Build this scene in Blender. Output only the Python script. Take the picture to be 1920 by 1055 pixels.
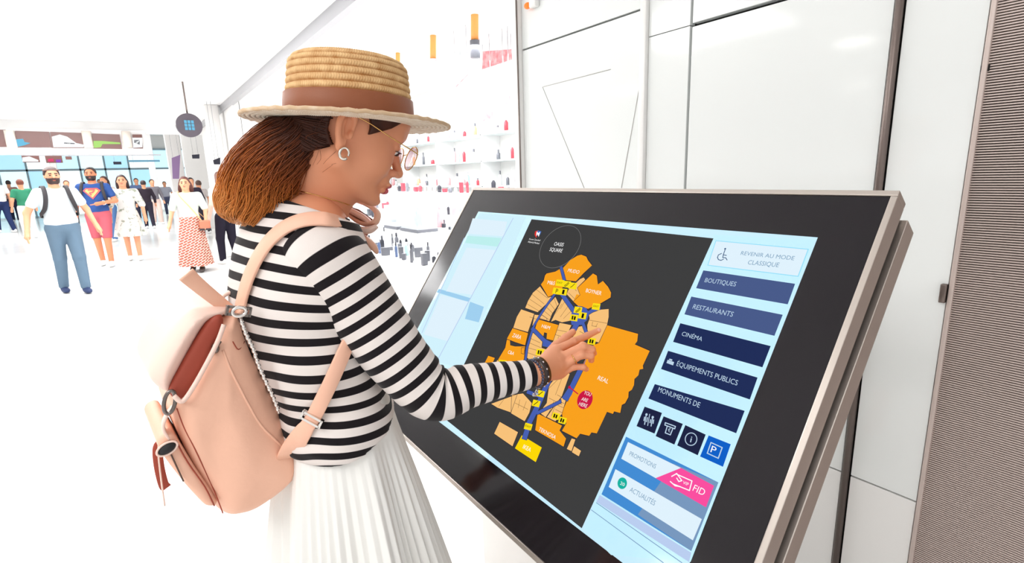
import bpy, math, random
import numpy as np
import openvdb as vdb
from mathutils import Vector, Matrix
from mathutils.bvhtree import BVHTree
random.seed(7); rng = np.random.default_rng(7)
for o in list(bpy.data.objects): bpy.data.objects.remove(o)
scene = bpy.context.scene; COL = scene.collection
R = math.radians
A = lambda *v: np.array(v, float)

# ------------------------------------------------------------------ camera, world, lights, exposure
FPX = 961.64; YAW = 0.6242; PIT = 0.2075; ROL = -0.03063; TILT = 0.6100
cF = A(math.sin(YAW)*math.cos(PIT), math.cos(YAW)*math.cos(PIT), -math.sin(PIT))
_r = A(math.cos(YAW), -math.sin(YAW), 0); _u = np.cross(_r, cF)
cR = _r*math.cos(ROL)+_u*math.sin(ROL); cU = -_r*math.sin(ROL)+_u*math.cos(ROL)
EYE = A(0, 0, 1.52)
cam = bpy.data.cameras.new('camera'); camo = bpy.data.objects.new('camera', cam); COL.objects.link(camo)
cam.sensor_width = 36; cam.lens = FPX*36/1920; cam.clip_start = 0.05; cam.clip_end = 200
camo.matrix_world = Matrix(((cR[0], cU[0], -cF[0], EYE[0]), (cR[1], cU[1], -cF[1], EYE[1]), (cR[2], cU[2], -cF[2], EYE[2]), (0, 0, 0, 1)))
cam.dof.use_dof = False
scene.camera = camo
scene.view_settings.view_transform = 'Standard'; scene.view_settings.look = 'None'
scene.view_settings.gamma = 1; scene.view_settings.use_curve_mapping = False
scene.view_settings.exposure = 0.16
world = bpy.data.worlds.new('world'); scene.world = world; world.use_nodes = True
bg = world.node_tree.nodes['Background']; bg.inputs[0].default_value = (1.0, 0.985, 0.97, 1); bg.inputs[1].default_value = 0.86

def area(name, loc, size, power, rot=(0, 0, 0), color=(1, 1, 1)):
    l = bpy.data.lights.new(name, 'AREA'); l.shape = 'RECTANGLE'; l.size, l.size_y = size; l.energy = power; l.color = color
    o = bpy.data.objects.new(name, l); COL.objects.link(o); o.location = loc; o.rotation_euler = rot; return o
area('ceiling_fill_light', (-1.6, 0.2, 2.94), (1.6, 1.6), 30)  # area fills added to brighten corridor, shop and hall
area('ceiling_fill_light', (-1.6, 3.6, 2.94), (1.6, 1.6), 34)
area('ceiling_fill_light', (0.0, 6.6, 2.94), (2.4, 1.6), 80)
area('ceiling_fill_light', (-1.5, 10.2, 2.94), (3.0, 2.0), 130)
area('ceiling_fill_light', (-1.5, 14.0, 2.94), (3.0, 2.0), 130)
area('shop_fill_light', (3.1, 4.2, 2.75), (1.6, 3.0), 110)
area('shop_fill_light', (3.1, 7.6, 2.75), (1.6, 3.0), 110)
area('hall_fill_light', (-2.5, 22.0, 3.9), (8.0, 5.0), 420)

def ray(x, y): return cF+cR*(x-960)/FPX+cU*(527.5-y)/FPX
def pt(x, y, t): return EYE+ray(x, y)*t
def on_plane(x, y, p0, n):
    d = ray(x, y); return EYE+d*((A(*p0)-EYE)@n/(d@n))
def on_x(x, y, X): return on_plane(x, y, (X, 0, 0), A(1, 0, 0))
def on_y(x, y, Y): return on_plane(x, y, (0, Y, 0), A(0, 1, 0))
def on_z(x, y, Z=0): return on_plane(x, y, (0, 0, Z), A(0, 0, 1))

# ------------------------------------------------------------------ materials
MATS = {}
def s2l(c): return tuple(((v/255)/12.92 if v/255 <= .04045 else ((v/255+.055)/1.055)**2.4) for v in c)
def mat(name, rgb, rough=.5, metal=0, spec=.5, emit=None, es=1., bump=None, coat=0, alpha=1, var=None, trans=0, ior=1.5):
    if name in MATS: return MATS[name]
    m = bpy.data.materials.new(name); m.use_nodes = True; nt = m.node_tree; b = nt.nodes['Principled BSDF']
    c = s2l(rgb); b.inputs['Base Color'].default_value = (*c, 1); b.inputs['Roughness'].default_value = rough
    b.inputs['Metallic'].default_value = metal; b.inputs['Specular IOR Level'].default_value = spec
    b.inputs['Coat Weight'].default_value = coat; b.inputs['Alpha'].default_value = alpha; b.inputs['IOR'].default_value = ior
    b.inputs['Transmission Weight'].default_value = trans
    if emit is not None:
        b.inputs['Emission Color'].default_value = (*s2l(emit), 1); b.inputs['Emission Strength'].default_value = es
    tc = nt.nodes.new('ShaderNodeTexCoord')
    if bump:
        n = nt.nodes.new('ShaderNodeTexNoise'); n.inputs['Scale'].default_value = bump[0]; n.inputs['Detail'].default_value = 4
        bp = nt.nodes.new('ShaderNodeBump'); bp.inputs['Strength'].default_value = bump[1]; bp.inputs['Distance'].default_value = bump[2]
        nt.links.new(tc.outputs['Object'], n.inputs['Vector']); nt.links.new(n.outputs['Fac'], bp.inputs['Height']); nt.links.new(bp.outputs['Normal'], b.inputs['Normal'])
    if var:
        n = nt.nodes.new('ShaderNodeTexNoise'); n.inputs['Scale'].default_value = var[0]; n.inputs['Detail'].default_value = 3
        r = nt.nodes.new('ShaderNodeValToRGB'); r.color_ramp.elements[0].position = .35; r.color_ramp.elements[1].position = .65
        r.color_ramp.elements[0].color = (*c, 1); r.color_ramp.elements[1].color = (*s2l(var[1]), 1)
        nt.links.new(tc.outputs['Object'], n.inputs['Vector']); nt.links.new(n.outputs['Fac'], r.inputs[0]); nt.links.new(r.outputs[0], b.inputs['Base Color'])
    MATS[name] = m; return m
SCR = 2**-.16
def screen_mat(name, rgb, es=1.0):           # lit pixels behind the front glass
    return mat(name, (8, 8, 10), .3, 0, .0, emit=rgb, es=es*SCR)

# ------------------------------------------------------------------ objects
ORG = {}
def empty(name, loc, label=None, cat=None, group=None):
    o = bpy.data.objects.new(name, None); COL.objects.link(o); o.location = loc; o.empty_display_size = .1
    ORG[o.name] = A(*loc); tag(o, label, cat, group); return o
def tag(o, label=None, cat=None, group=None, kind=None):
    if label: o['label'] = label
    if cat: o['category'] = cat
    if group: o['group'] = group
    if kind: o['kind'] = kind
    return o
def obj(name, vf, m, parent=None, smooth=True, kind=None, label=None, attrs=None, mi=None, base=None):
    V, F = vf; V = np.asarray(V, float)
    org = ORG[parent.name] if parent is not None else (A(*base) if base is not None else A(0, 0, 0))
    me = bpy.data.meshes.new(name)
    if isinstance(F, np.ndarray) and F.ndim == 2:
        n, k = F.shape; me.vertices.add(len(V)); me.vertices.foreach_set('co', (V-org).astype(np.float32).ravel())
        me.loops.add(n*k); me.loops.foreach_set('vertex_index', F.astype(np.int32).ravel())
        me.polygons.add(n); me.polygons.foreach_set('loop_start', (np.arange(n)*k).astype(np.int32)); me.polygons.foreach_set('loop_total', np.full(n, k, np.int32))
        me.update(calc_edges=True)
    else: me.from_pydata([tuple(v) for v in V-org], [], [tuple(f) for f in F]); me.update()
    if smooth: me.polygons.foreach_set('use_smooth', [True]*len(me.polygons))
    for mm in (m if isinstance(m, (list, tuple)) else [m]): me.materials.append(mm)
    if mi is not None: me.polygons.foreach_set('material_index', np.asarray(mi, np.int32))
    for k, v in (attrs or {}).items():
        a = me.attributes.new(k, 'FLOAT', 'POINT'); a.data.foreach_set('value', np.asarray(v, np.float32))
    o = bpy.data.objects.new(name, me); COL.objects.link(o)
    if parent is not None: o.parent = parent; ORG[o.name] = org
    else: o.location = org; ORG[o.name] = org
    if kind: o['kind'] = kind
    if label: o['label'] = label
    return o
def merge(*parts):
    V = []; F = []; n = 0
    for v, f in parts:
        v = np.asarray(v, float); V.append(v); F += [tuple(int(i)+n for i in q) for q in f]; n += len(v)
    return np.vstack(V), F
def box(x0, x1, y0, y1, z0, z1, bev=0):
    if bev <= 0:
        V = [(x, y, z) for x in (x0, x1) for y in (y0, y1) for z in (z0, z1)]
        return A(*V).reshape(-1, 3), [(0, 1, 3, 2), (4, 6, 7, 5), (0, 4, 5, 1), (2, 3, 7, 6), (0, 2, 6, 4), (1, 5, 7, 3)]
    import bmesh
    bm = bmesh.new(); bmesh.ops.create_cube(bm, size=1)
    for v in bm.verts: v.co = ((x0+x1)/2+v.co.x*(x1-x0), (y0+y1)/2+v.co.y*(y1-y0), (z0+z1)/2+v.co.z*(z1-z0))
    bmesh.ops.bevel(bm, geom=bm.edges[:], offset=bev, segments=2, affect='EDGES', profile=.5)
    bm.verts.index_update(); V = [tuple(v.co) for v in bm.verts]; F = [tuple(v.index for v in f.verts) for f in bm.faces]; bm.free()
    return np.array(V), F
def obox(o, ax, ay, az, sx, sy, sz, bev=0):  # box in a frame: origin o, axes, ranges
    V, F = box(*sx, *sy, *sz, bev=bev); return np.asarray(o)+V[:, :1]*ax+V[:, 1:2]*ay+V[:, 2:]*az, F
def unit(v): v = np.asarray(v, float); return v/np.linalg.norm(v)
def catmull(P, n):
    P = np.asarray(P, float); Q = np.vstack([2*P[0]-P[1], P, 2*P[-1]-P[-2]]); out = []
    for i in range(1, len(Q)-2):
        for s in range(n):
            t = s/n; a, b, c, d = Q[i-1:i+3]
            out.append(.5*((2*b)+(c-a)*t+(2*a-5*b+4*c-d)*t*t+(3*b-a-3*c+d)*t**3))
    out.append(Q[-2]); return np.array(out)
def frames(P, ref=None):
    T = np.gradient(P, axis=0); T /= np.linalg.norm(T, axis=1)[:, None]+1e-12
    n = A(0, 0, 1) if ref is None else A(*ref); N = []
    for t in T:
        m = n-t*(n@t)
        if np.linalg.norm(m) < 1e-5: m = A(1, 0, 0)-t*t[0]
        m = unit(m); N.append(m); n = m if ref is None else A(*ref)
    N = np.array(N); return T, N, np.cross(T, N)
def tube(P, r, k=8, caps=True, ry=None, ref=None):
    P = np.asarray(P, float); T, N, Bn = frames(P, ref); n = len(P); r = np.broadcast_to(r, n); ry = r if ry is None else np.broadcast_to(ry, n)
    a = np.arange(k)*2*math.pi/k
    V = (P[:, None]+N[:, None]*(np.cos(a)[None, :, None]*r[:, None, None])+Bn[:, None]*(np.sin(a)[None, :, None]*ry[:, None, None])).reshape(-1, 3)
    F = [(i*k+j, i*k+(j+1) % k, (i+1)*k+(j+1) % k, (i+1)*k+j) for i in range(n-1) for j in range(k)]
    if caps: F += [tuple(range(k))[::-1], tuple((n-1)*k+j for j in range(k))]
    return V, F
def ribbon(P, N, w, th):                     # strap: rectangular section, N = outward normals per point
    P = np.asarray(P, float); T = np.gradient(P, axis=0); T /= np.linalg.norm(T, axis=1)[:, None]
    N = np.broadcast_to(N, P.shape); N = N-T*(N*T).sum(1)[:, None]; N = N/np.linalg.norm(N, axis=1)[:, None]; S = np.cross(T, N); w = np.broadcast_to(w, len(P))[:, None]
    sec = [(-1, 0, .6), (-.9, 0, 1), (.9, 0, 1), (1, 0, .6), (1, 0, -.6), (.9, 0, -1), (-.9, 0, -1), (-1, 0, -.6)]
    V = np.stack([P+S*w*a/2+N*th*c/2 for a, _, c in sec], 1).reshape(-1, 3); k = 8; n = len(P)
    F = [(i*k+j, i*k+(j+1) % k, (i+1)*k+(j+1) % k, (i+1)*k+j) for i in range(n-1) for j in range(k)]+[tuple(range(k))[::-1], tuple((n-1)*k+j for j in range(k))]
    return V, F
def lathe(prof, o=(0, 0, 0), ax=(0, 0, 1), k=32, fx=(1, 0, 0), sx=1., sy=1.):
    az = unit(ax); f = A(*fx)-az*(A(*fx)@az); f = unit(f); g = np.cross(az, f); a = np.arange(k)*2*math.pi/k
    V = np.vstack([np.asarray(o)+az*z+np.outer(np.cos(a)*r*sx, f)+np.outer(np.sin(a)*r*sy, g) for r, z in prof]); n = len(prof)
    F = [(i*k+j, i*k+(j+1) % k, (i+1)*k+(j+1) % k, (i+1)*k+j) for i in range(n-1) for j in range(k)]
    return V, F
def ball(o, r, k=12, n=8):
    r = np.broadcast_to(r, 3); V = [A(0, 0, -1)]; F = []
    for i in range(1, n):
        for j in range(k): th = math.pi*i/n; ph = 2*math.pi*j/k; V.append(A(math.sin(th)*math.cos(ph), math.sin(th)*math.sin(ph), -math.cos(th)))
    V.append(A(0, 0, 1)); last = len(V)-1
    for j in range(k): F.append((0, 1+(j+1) % k, 1+j)); F.append((last, last-k+j, last-k+(j+1) % k))
    for i in range(n-2):
        for j in range(k): a = 1+i*k+j; b = 1+i*k+(j+1) % k; F.append((a, b, b+k, a+k))
    return np.asarray(o)+np.array(V)*r, F
def extrude(poly, d, inset=0):               # poly: 3-D ring, d: vector
    P = np.asarray(poly, float); n = len(P); V = np.vstack([P, P+np.asarray(d)])
    return V, [tuple(range(n))[::-1], tuple(range(n, 2*n))]+[(i, (i+1) % n, n+(i+1) % n, n+i) for i in range(n)]
def text_vf(s, size=1.0):
    cu = bpy.data.curves.new('t', 'FONT'); cu.body = s; cu.size = size; cu.resolution_u = 3; cu.align_x = 'LEFT'
    o = bpy.data.objects.new('t', cu); COL.objects.link(o); bpy.context.view_layer.update()
    me = o.to_mesh(); V = np.array([v.co[:] for v in me.vertices]); F = [tuple(p.vertices) for p in me.polygons]
    o.to_mesh_clear(); bpy.data.objects.remove(o); bpy.data.curves.remove(cu); return V, F
def place_text(s, p0, p1, ptop, n, off):     # affine: baseline p0->p1, cap height to ptop
    V, F = text_vf(s); V = V-A(V[:, 0].min(), 0, 0); w = V[:, 0].max(); cap = .70
    return np.asarray(p0)+V[:, :1]/w*(p1-p0)+V[:, 1:2]/cap*(ptop-p0)+n*off, F

# ------------------------------------------------------------------ smooth implicit solids
class Solid:
    def __init__(s, lo, hi, h):
        s.lo = A(*lo); s.h = h; s.n = np.ceil((A(*hi)-s.lo)/h).astype(int)+1; s.D = np.full(s.n, .5, np.float32)
    def _sub(s, lo, hi):
        a = np.clip(np.floor((lo-s.lo)/s.h).astype(int), 0, s.n); b = np.clip(np.ceil((hi-s.lo)/s.h).astype(int)+1, 0, s.n)
        sl = tuple(slice(i, j) for i, j in zip(a, b)); g = [(s.lo[i]+np.arange(a[i], b[i])*s.h).astype(np.float32) for i in range(3)]
        return sl, g[0][:, None, None], g[1][None, :, None], g[2][None, None, :]
    def _mix(s, sl, d, k, op='add'):
        if d.size == 0: return
        D = s.D[sl]
        if op == 'sub': D = -D; 
        if k > 0: q = np.maximum(k-np.abs(D-d), 0)/k; r = np.minimum(D, d)-q*q*k*.25
        else: r = np.minimum(D, d)
        s.D[sl] = -r if op == 'sub' else r
    def cone(s, a, b, ra, rb, k=.01, op='add'):
        a = A(*a); b = A(*b); m = max(ra, rb)+k+3*s.h; sl, x, y, z = s._sub(np.minimum(a, b)-m, np.maximum(a, b)+m)
        ab = b-a; L2 = ab@ab+1e-12; t = np.clip(((x-a[0])*ab[0]+(y-a[1])*ab[1]+(z-a[2])*ab[2])/L2, 0, 1)
        d = np.sqrt((x-a[0]-ab[0]*t)**2+(y-a[1]-ab[1]*t)**2+(z-a[2]-ab[2]*t)**2)-(ra+(rb-ra)*t); s._mix(sl, d, k, op); return s
    def chain(s, P, r, k=.01):
        r = np.broadcast_to(r, len(P))
        for i in range(len(P)-1): s.cone(P[i], P[i+1], r[i], r[i+1], k)
        return s
    def ell(s, c, r, M=None, k=.01, op='add'):
        c = A(*c); r = A(*r); m = r.max()+k+3*s.h; sl, x, y, z = s._sub(c-m, c+m); M = np.eye(3) if M is None else M  # columns = axes
        X = x-c[0]; Y = y-c[1]; Z = z-c[2]; p = [(X*M[0, i]+Y*M[1, i]+Z*M[2, i]) for i in range(3)]
        k0 = np.sqrt(sum((p[i]/r[i])**2 for i in range(3))); k1 = np.sqrt(sum((p[i]/r[i]**2)**2 for i in range(3)))+1e-9
        s._mix(sl, k0*(k0-1)/k1, k, op); return s
    def rbox(s, c, r, M=None, rd=.01, k=.01, op='add'):
        c = A(*c); r = A(*r); m = np.linalg.norm(r)+k+3*s.h; sl, x, y, z = s._sub(c-m, c+m); M = np.eye(3) if M is None else M
        X = x-c[0]; Y = y-c[1]; Z = z-c[2]; qd = [np.abs(X*M[0, i]+Y*M[1, i]+Z*M[2, i])-(r[i]-rd) for i in range(3)]
        d = np.sqrt(sum(np.maximum(v, 0)**2 for v in qd))+np.minimum(np.maximum(np.maximum(qd[0], qd[1]), qd[2]), 0)-rd; s._mix(sl, d, k, op); return s
    def cut(s, fn):                          # fn(x,y,z)->distance, kept where negative
        g = [(s.lo[i]+np.arange(s.n[i])*s.h).astype(np.float32) for i in range(3)]
        s.D = np.maximum(s.D, fn(g[0][:, None, None], g[1][None, :, None], g[2][None, None, :]).astype(np.float32)); return s
    def mesh(s):
        D = s.D.copy(); D[0] = D[-1] = .1; D[:, 0] = D[:, -1] = .1; D[:, :, 0] = D[:, :, -1] = .1
        g = vdb.FloatGrid(background=.5); g.copyFromArray(np.clip(D, -4*s.h, 4*s.h).astype(np.float32)); g.background = float(4*s.h)
        P, Q = g.convertToQuads(0)[:2]; P = P.astype(float)*s.h+s.lo
        a, b, c = P[Q[:, 0]], P[Q[:, 1]], P[Q[:, 2]]; d = P[Q[:, 3]]
        vol = (np.einsum('ij,ij->i', a, np.cross(b, c))+np.einsum('ij,ij->i', a, np.cross(c, d))).sum()
        return P, (Q if vol > 0 else Q[:, ::-1])
def noise3(P, sc, seed=0):                   # cheap smooth noise from a few sines
    r = np.random.default_rng(seed); out = 0
    for i in range(5):
        d = unit(r.normal(size=3))*sc*(1+.5*i); out = out+np.sin(P@d+r.uniform(0, 6.28))/(1+.5*i)
    return out/3
# ------------------------------------------------------------------ palette
M = dict(
    floor=mat('polished_white_floor', (246, 245, 243), .16, spec=.35, var=(.9, (238, 237, 235))),
    ceiling=mat('ceiling_white', (250, 250, 250), .9), wallw=mat('white_wall', (244, 243, 241), .6),
    panel=mat('gloss_white_panel', (236, 239, 238), .07, spec=.4), panel2=mat('satin_white_panel', (240, 239, 237), .25, spec=.4),
    dark=mat('dark_gap', (22, 18, 18), .8), strip=mat('brown_grey_metal', (120, 108, 103), .35, .8), trim=mat('silver_trim', (176, 176, 180), .35, .5),
    slat=mat('taupe_slat', (200, 184, 177), .4, .25), slatback=mat('slat_backing', (112, 96, 92), .8), screw=mat('screw', (90, 90, 90), .4, .8),
    thin_line=mat('grey_thin_line', (196, 194, 192), .6), steel=mat('brushed_frame_metal', (196, 186, 178), .28, .85), glass=mat('front_glass_black', (15, 8, 16), .12, 0, .38),
    orange=mat('orange_amber', (246, 178, 96), .4), white=mat('plain_white', (248, 248, 248), .5), chrome=mat('chrome', (215, 215, 215), .12, 1),
    brass=mat('brass', (190, 155, 90), .25, 1), black=mat('soft_black', (26, 23, 26), .6))
XW = 1.70; ZC = 3.02
def struct(name, vf, m, parent=None, smooth=False): return obj(name, vf, m, parent, smooth=smooth, kind=None if parent else 'structure')
def Yx(x, y): return float(on_x(x, y, XW)[1])
def Zx(x, y): return float(on_x(x, y, XW)[2])
struct('floor', box(-22, 9, -6, 44, -.06, 0), M['floor'])
struct('ceiling', box(-10, XW+.05, -1.2, 16.2, ZC, ZC+.1), M['ceiling'])
# soffit above the far hall, with its sign band
struct('trim_1', box(-22, 6.5, 16.2, 16.5, 2.78, 4.6), M['ceiling'])
struct('trim_2', box(XW-.05, XW+.03, 2.27, 16.2, 2.90, 3.02), M['trim'])
# ---- right wall: dark core with separate cladding panels
yPost = Yx(984, 300); yPil = Yx(1213, 200); yC = Yx(1289, 250); yStrip = Yx(1668, 180); yLou = Yx(1800, 400)
zA = Zx(1100, 53); zB = Zx(1380, 23); zL = Zx(1620, 902)
print('wall', yPost, yPil, yC, yStrip, yLou, 'z', zA, zB, zL)
core = struct('wall_right', box(XW+.03, XW+.12, -1.2, yPost, 0, ZC), M['dark'])
def wpanel(y0, y1, z0, z1, m=M['panel'], g=.0015, name='panel'):
    return obj(name, box(XW, XW+.035, y0+g, y1-g, z0+g, z1-g, bev=.001), m, core, smooth=False)
w = yC-.01
wpanel(yPil+.03, yPost, .10, zA-.002); wpanel(yPil+.03, yPost, zA+.003, ZC)
wpanel(yC+.006, yPil, .10, zB); wpanel(yC+.006, yPil, zB, ZC)
wpanel(yStrip+.012, yC-.002, zL+.002, zB-.006); wpanel(yStrip+.012, yC-.002, zB+.004, ZC); wpanel(yStrip+.012, yC-.002, .10, zL, M['panel2'])
wpanel(yLou+.0005, yStrip-.012, zL+.002, ZC); wpanel(yLou+.0005, yStrip-.012, .10, zL, M['panel2'])
obj('pilaster', box(XW-.018, XW+.02, yPil, yPil+.03, 0, ZC, bev=.003), M['panel2'], core)
obj('joint_cover', tube([(XW-.004, yStrip, 0), (XW-.004, yStrip, ZC)], .0105, 12), M['strip'], core)
obj('post', box(XW-.03, XW+.03, yPost, yPost+.045, 0, ZC, bev=.003), M['panel2'], core)
obj('post_edge', box(XW-.033, XW-.028, yPost-.004, yPost+.004, 0, ZC), M['strip'], core)
for a, b in (((1017, 163), (1145, 130)), ((1017, 163), (1095, 352)), ((1211, 95), (1165, 352))):  # thin grey lines on the panel face
    p = on_x(*a, XW-.001); q = on_x(*b, XW-.001); obj('thin_line', tube([p, q], .0016, 6), M['thin_line'], core)
p = on_x(997, 342, XW); obj('screw', lathe([(.006, 0), (.006, .003), (0, .004)], p, (-1, 0, 0), 12), M['screw'], core)
# louvred metal panel at the near end
lou = struct('wall_near', box(XW+.02, XW+.12, -1.6, yLou, 0, ZC), M['slatback'])
V = []; F = []; pitch = .0062; k = 0
for i in range(int(ZC/pitch)):
    z = i*pitch; y0 = -1.6; y1 = yLou-.012
    V += [(XW+.010, y0, z), (XW+.010, y1, z), (XW-.001, y0, z+.0006), (XW-.001, y1, z+.0006), (XW-.001, y0, z+.0038), (XW-.001, y1, z+.0038), (XW+.010, y0, z+.0045), (XW+.010, y1, z+.0045)]
    b = i*8; F += [(b, b+1, b+3, b+2), (b+2, b+3, b+5, b+4), (b+4, b+5, b+7, b+6)]
obj('slat', (A(*V).reshape(-1, 3), F), M['slat'], lou, smooth=False, kind='stuff')
obj('edge_strip', box(XW-.008, XW+.02, yLou-.012, yLou-.001, 0, ZC, bev=.002), M['slat'], lou)
p = on_x(1848, 128, XW); obj('lock_plate', box(XW-.004, XW+.004, p[1]-.008, p[1]+.008, p[2]-.007, p[2]+.007), M['dark'], lou)
p = on_x(1771, 549, XW); obj('hinge_clip', box(XW-.014, XW+.004, p[1]-.006, p[1]+.008, p[2]-.025, p[2]+.025, bev=.002), M['strip'], lou)
# alarm lamp at the top of the wall
p = on_x(1000, 9, XW); al = empty('alarm_lamp', (XW, p[1], p[2]), 'small orange alarm lamp on the white wall above the shop post', 'lamp')
obj('lamp_base', box(XW-.03, XW, p[1]-.05, p[1], p[2]-.02, p[2]+.035, bev=.006), M['panel2'], al)
obj('lamp_dome', ball((XW-.02, p[1]+.02, p[2]-.002), (.016, .022, .015)), mat('alarm_orange', (250, 120, 30), .3, emit=(250, 110, 20), es=.4), al)

# ---- added light panels over the fill lights, then round downlights
def added_ceiling_panel(x, y, sx, sy, lab, z=ZC):  # glowing panels added to go with the fill lights, not visible sources
    t = empty('added_ceiling_panel', (x, y, z), lab, 'ceiling light')
    obj('frame', merge(box(x-sx/2-.03, x+sx/2+.03, y-sy/2-.03, y-sy/2, z-.02, z), box(x-sx/2-.03, x+sx/2+.03, y+sy/2, y+sy/2+.03, z-.02, z), box(x-sx/2-.03, x-sx/2, y-sy/2, y+sy/2, z-.02, z), box(x+sx/2, x+sx/2+.03, y-sy/2, y+sy/2, z-.02, z)), M['white'], t, smooth=False)
    obj('diffuser', box(x-sx/2, x+sx/2, y-sy/2, y+sy/2, z-.01, z-.004), mat('added_panel_diffuser', (255, 255, 255), .5, emit=(255, 255, 255), es=1.6), t, smooth=False)
for x, y, w_ in ((-1.6, .2, 'nearest, left above the camera'), (-1.6, 3.6, 'second from the camera'), (0, 6.6, 'closest to the shop front'), (-1.5, 10.2, 'before the round hanging sign'), (-1.5, 14., 'farthest, just before the brown sign band')): added_ceiling_panel(x, y, 1.6, 1.6, 'added square white ceiling light panel, '+w_)
for x, y in ((1603, 78), (1605, 160), (1180, 168)):     # round downlights whose mirror images sit in the glossy wall
    h = on_x(x, y, XW); d = ray(x, y)*A(-1, 1, 1); q = h+d*((ZC-h[2])/d[2])
    t = empty('downlight', q, {78: 'round downlight mirrored as the upper white oval in the big glossy panel', 160: 'round downlight mirrored as the lower white oval in the big glossy panel', 168: 'round downlight mirrored in the panel beside the shop post'}[y], 'ceiling light')
    obj('rim', lathe([(.26, 0), (.26, -.01), (.24, -.012), (.24, 0)], q, (0, 0, 1), 24), M['chrome'], t)
    obj('diffuser', lathe([(.24, -.006), (.0, -.007)], q, (0, 0, 1), 24), mat('downlight_lens', (255, 255, 255), .5, emit=(255, 252, 245), es=10), t)

# ---- signs hanging from the soffit
SG = mat('sign_brown', (92, 62, 58), .3, emit=(92, 62, 58), es=.75); SB = screen_mat('sign_blue', (120, 200, 235)); SWh = screen_mat('sign_white', (250, 252, 252), 1.1); SGr = screen_mat('sign_green', (185, 235, 130)); SK = screen_mat('sign_dark', (70, 70, 80))
YS = 16.1
def P2(x, y, Y=YS): return on_y(x, y, Y)
def quad_y(x0, y0, x1, y1, Y, th=.02):       # upright box facing the corridor from two photo corners
    a = P2(x0, y0, Y); b = P2(x1, y1, Y); return box(a[0], b[0], Y, Y+th, min(a[2], b[2]), max(a[2], b[2]))
def poly_y(pts, Y, th=.01): return extrude([P2(x, y, Y) for x, y in pts], (0, th, 0))
band = empty('sign_band', (-1.5, YS, 2.8), 'long white overhead band carrying four dark illuminated shop signs', 'signboard')
obj('band_board', box(P2(-25, 244)[0], P2(272, 250)[0], YS+.03, YS+.08, P2(130, 283)[2]-.08, P2(130, 246)[2]+.05), M['white'], band, smooth=False)
for pts, cont in (
    ([(-12, 243), (10, 243), (13, 275), (-12, 275)], []),
    ([(28, 245), (92, 247), (96, 276), (31, 276)], [(SB, [(30, 261), (43, 260), (46, 266), (57, 268), (47, 272), (33, 275)])]),
    ([(94, 247), (153, 249), (158, 277), (97, 277)], [(SWh, [(97, 256), (112, 252), (126, 256), (143, 268), (157, 271), (157, 276), (100, 276)]), (SK, [(120, 267), (140, 268), (140, 270), (120, 269)])]),
    ([(172, 250), (224, 252), (229, 279), (175, 278)], [(SGr, [(175, 264), (190, 264), (225, 267), (226, 270), (192, 270), (189, 276), (176, 277)])]),
    ([(248, 252), (266, 252), (268, 278), (250, 278)], [(SWh, [(248, 258), (267, 258), (267, 276), (250, 277)]), (SK, [(251, 262), (262, 262), (262, 271), (252, 268)])])):
    s = obj('light_box', poly_y(pts, YS-.02, .05), SG, band, smooth=False)
    for m, q in cont: obj('lit_graphic', poly_y(q, YS-.03, .008), m, s, smooth=False)
for x in (20, 164, 238):
    p = P2(x, 262, YS-.05); obj('spotlight', merge(tube([p+A(0, 0, .2), p+A(0, 0, -.18)], .09, 10), tube([p+A(0, .1, .1), p+A(0, 0, .1)], .02, 6)), mat('spot_white', (235, 225, 215), .5), band)
# second row of smaller signs further back
def hang(o, p, z): obj('suspension_wire', tube([A(*p), A(p[0], p[1], z)], .004, 6), M['trim'], o)
b2 = empty('far_sign_band', (-2, 24, 2.7), 'smaller dark sign row with pink and white panels further back over the hall', 'signboard')
for x0, y0, x1, y1, m in ((40, 292, 75, 304, SG), (84, 292, 118, 305, SG), (122, 293, 135, 299, SG), (212, 303, 228, 308, SK), (240, 300, 300, 303, screen_mat('sign_bluegrey', (120, 170, 195)))):
    obj('light_box', quad_y(x0, y0, x1, y1, 24, .08), m, b2, smooth=False)
for pts, m in (([(42, 295), (55, 293), (72, 300), (72, 303), (42, 303)], SWh), ([(90, 298), (100, 297), (101, 303), (90, 303)], screen_mat('sign_pink', (230, 80, 120))), ([(105, 299), (114, 299), (114, 304), (105, 304)], screen_mat('sign_violet', (150, 90, 200)))):
    obj('lit_graphic', poly_y(pts, 23.97, .01), m, b2, smooth=False)
for x_ in (45, 100, 130, 215, 250, 290):
    p_ = P2(x_, 294 if x_ < 200 else 305, 24); hang(b2, p_+A(0, .04, -.05), 4.2)
obj('carrier_beam', box(P2(38, 290, 24)[0], P2(302, 290, 24)[0], 24.09, 24.13, P2(100, 292, 24)[2], P2(100, 289, 24)[2]), M['trim'], b2, smooth=False)
# round hanging sign
c = on_y(354.5, 235, 9.5); t = empty('round_sign', c, 'round dark hanging sign with a pale blue grid of small figures', 'sign')
nv = unit(EYE-c)*A(1, 1, 0)+A(.15, 0, 0); nv = unit(nv); rr = 21.5*((c-EYE)@cF)/FPX
obj('disc', lathe([(0, -.03), (rr, -.03), (rr, .03), (0, .03)], c, nv, 40), mat('sign_charcoal', (74, 66, 76), .35), t, smooth=False)
sx_ = unit(np.cross(A(0, 0, 1), nv)); V = []
gm = [obox(c+nv*.034+sx_*(i*.42-.42)*rr*.62+A(0, 0, 1)*(j*.36-.36)*rr*.8, sx_, A(0, 0, 1), nv, (-.1*rr, .1*rr), (-.12*rr, .12*rr), (-.004, .004)) for i in range(3) for j in range(3)]
obj('pictogram', merge(*gm), SB, t, smooth=False)
obj('hanging_rod', tube([c+A(0, 0, rr), A(c[0], c[1], ZC)], .012, 8), M['strip'], t)

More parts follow.
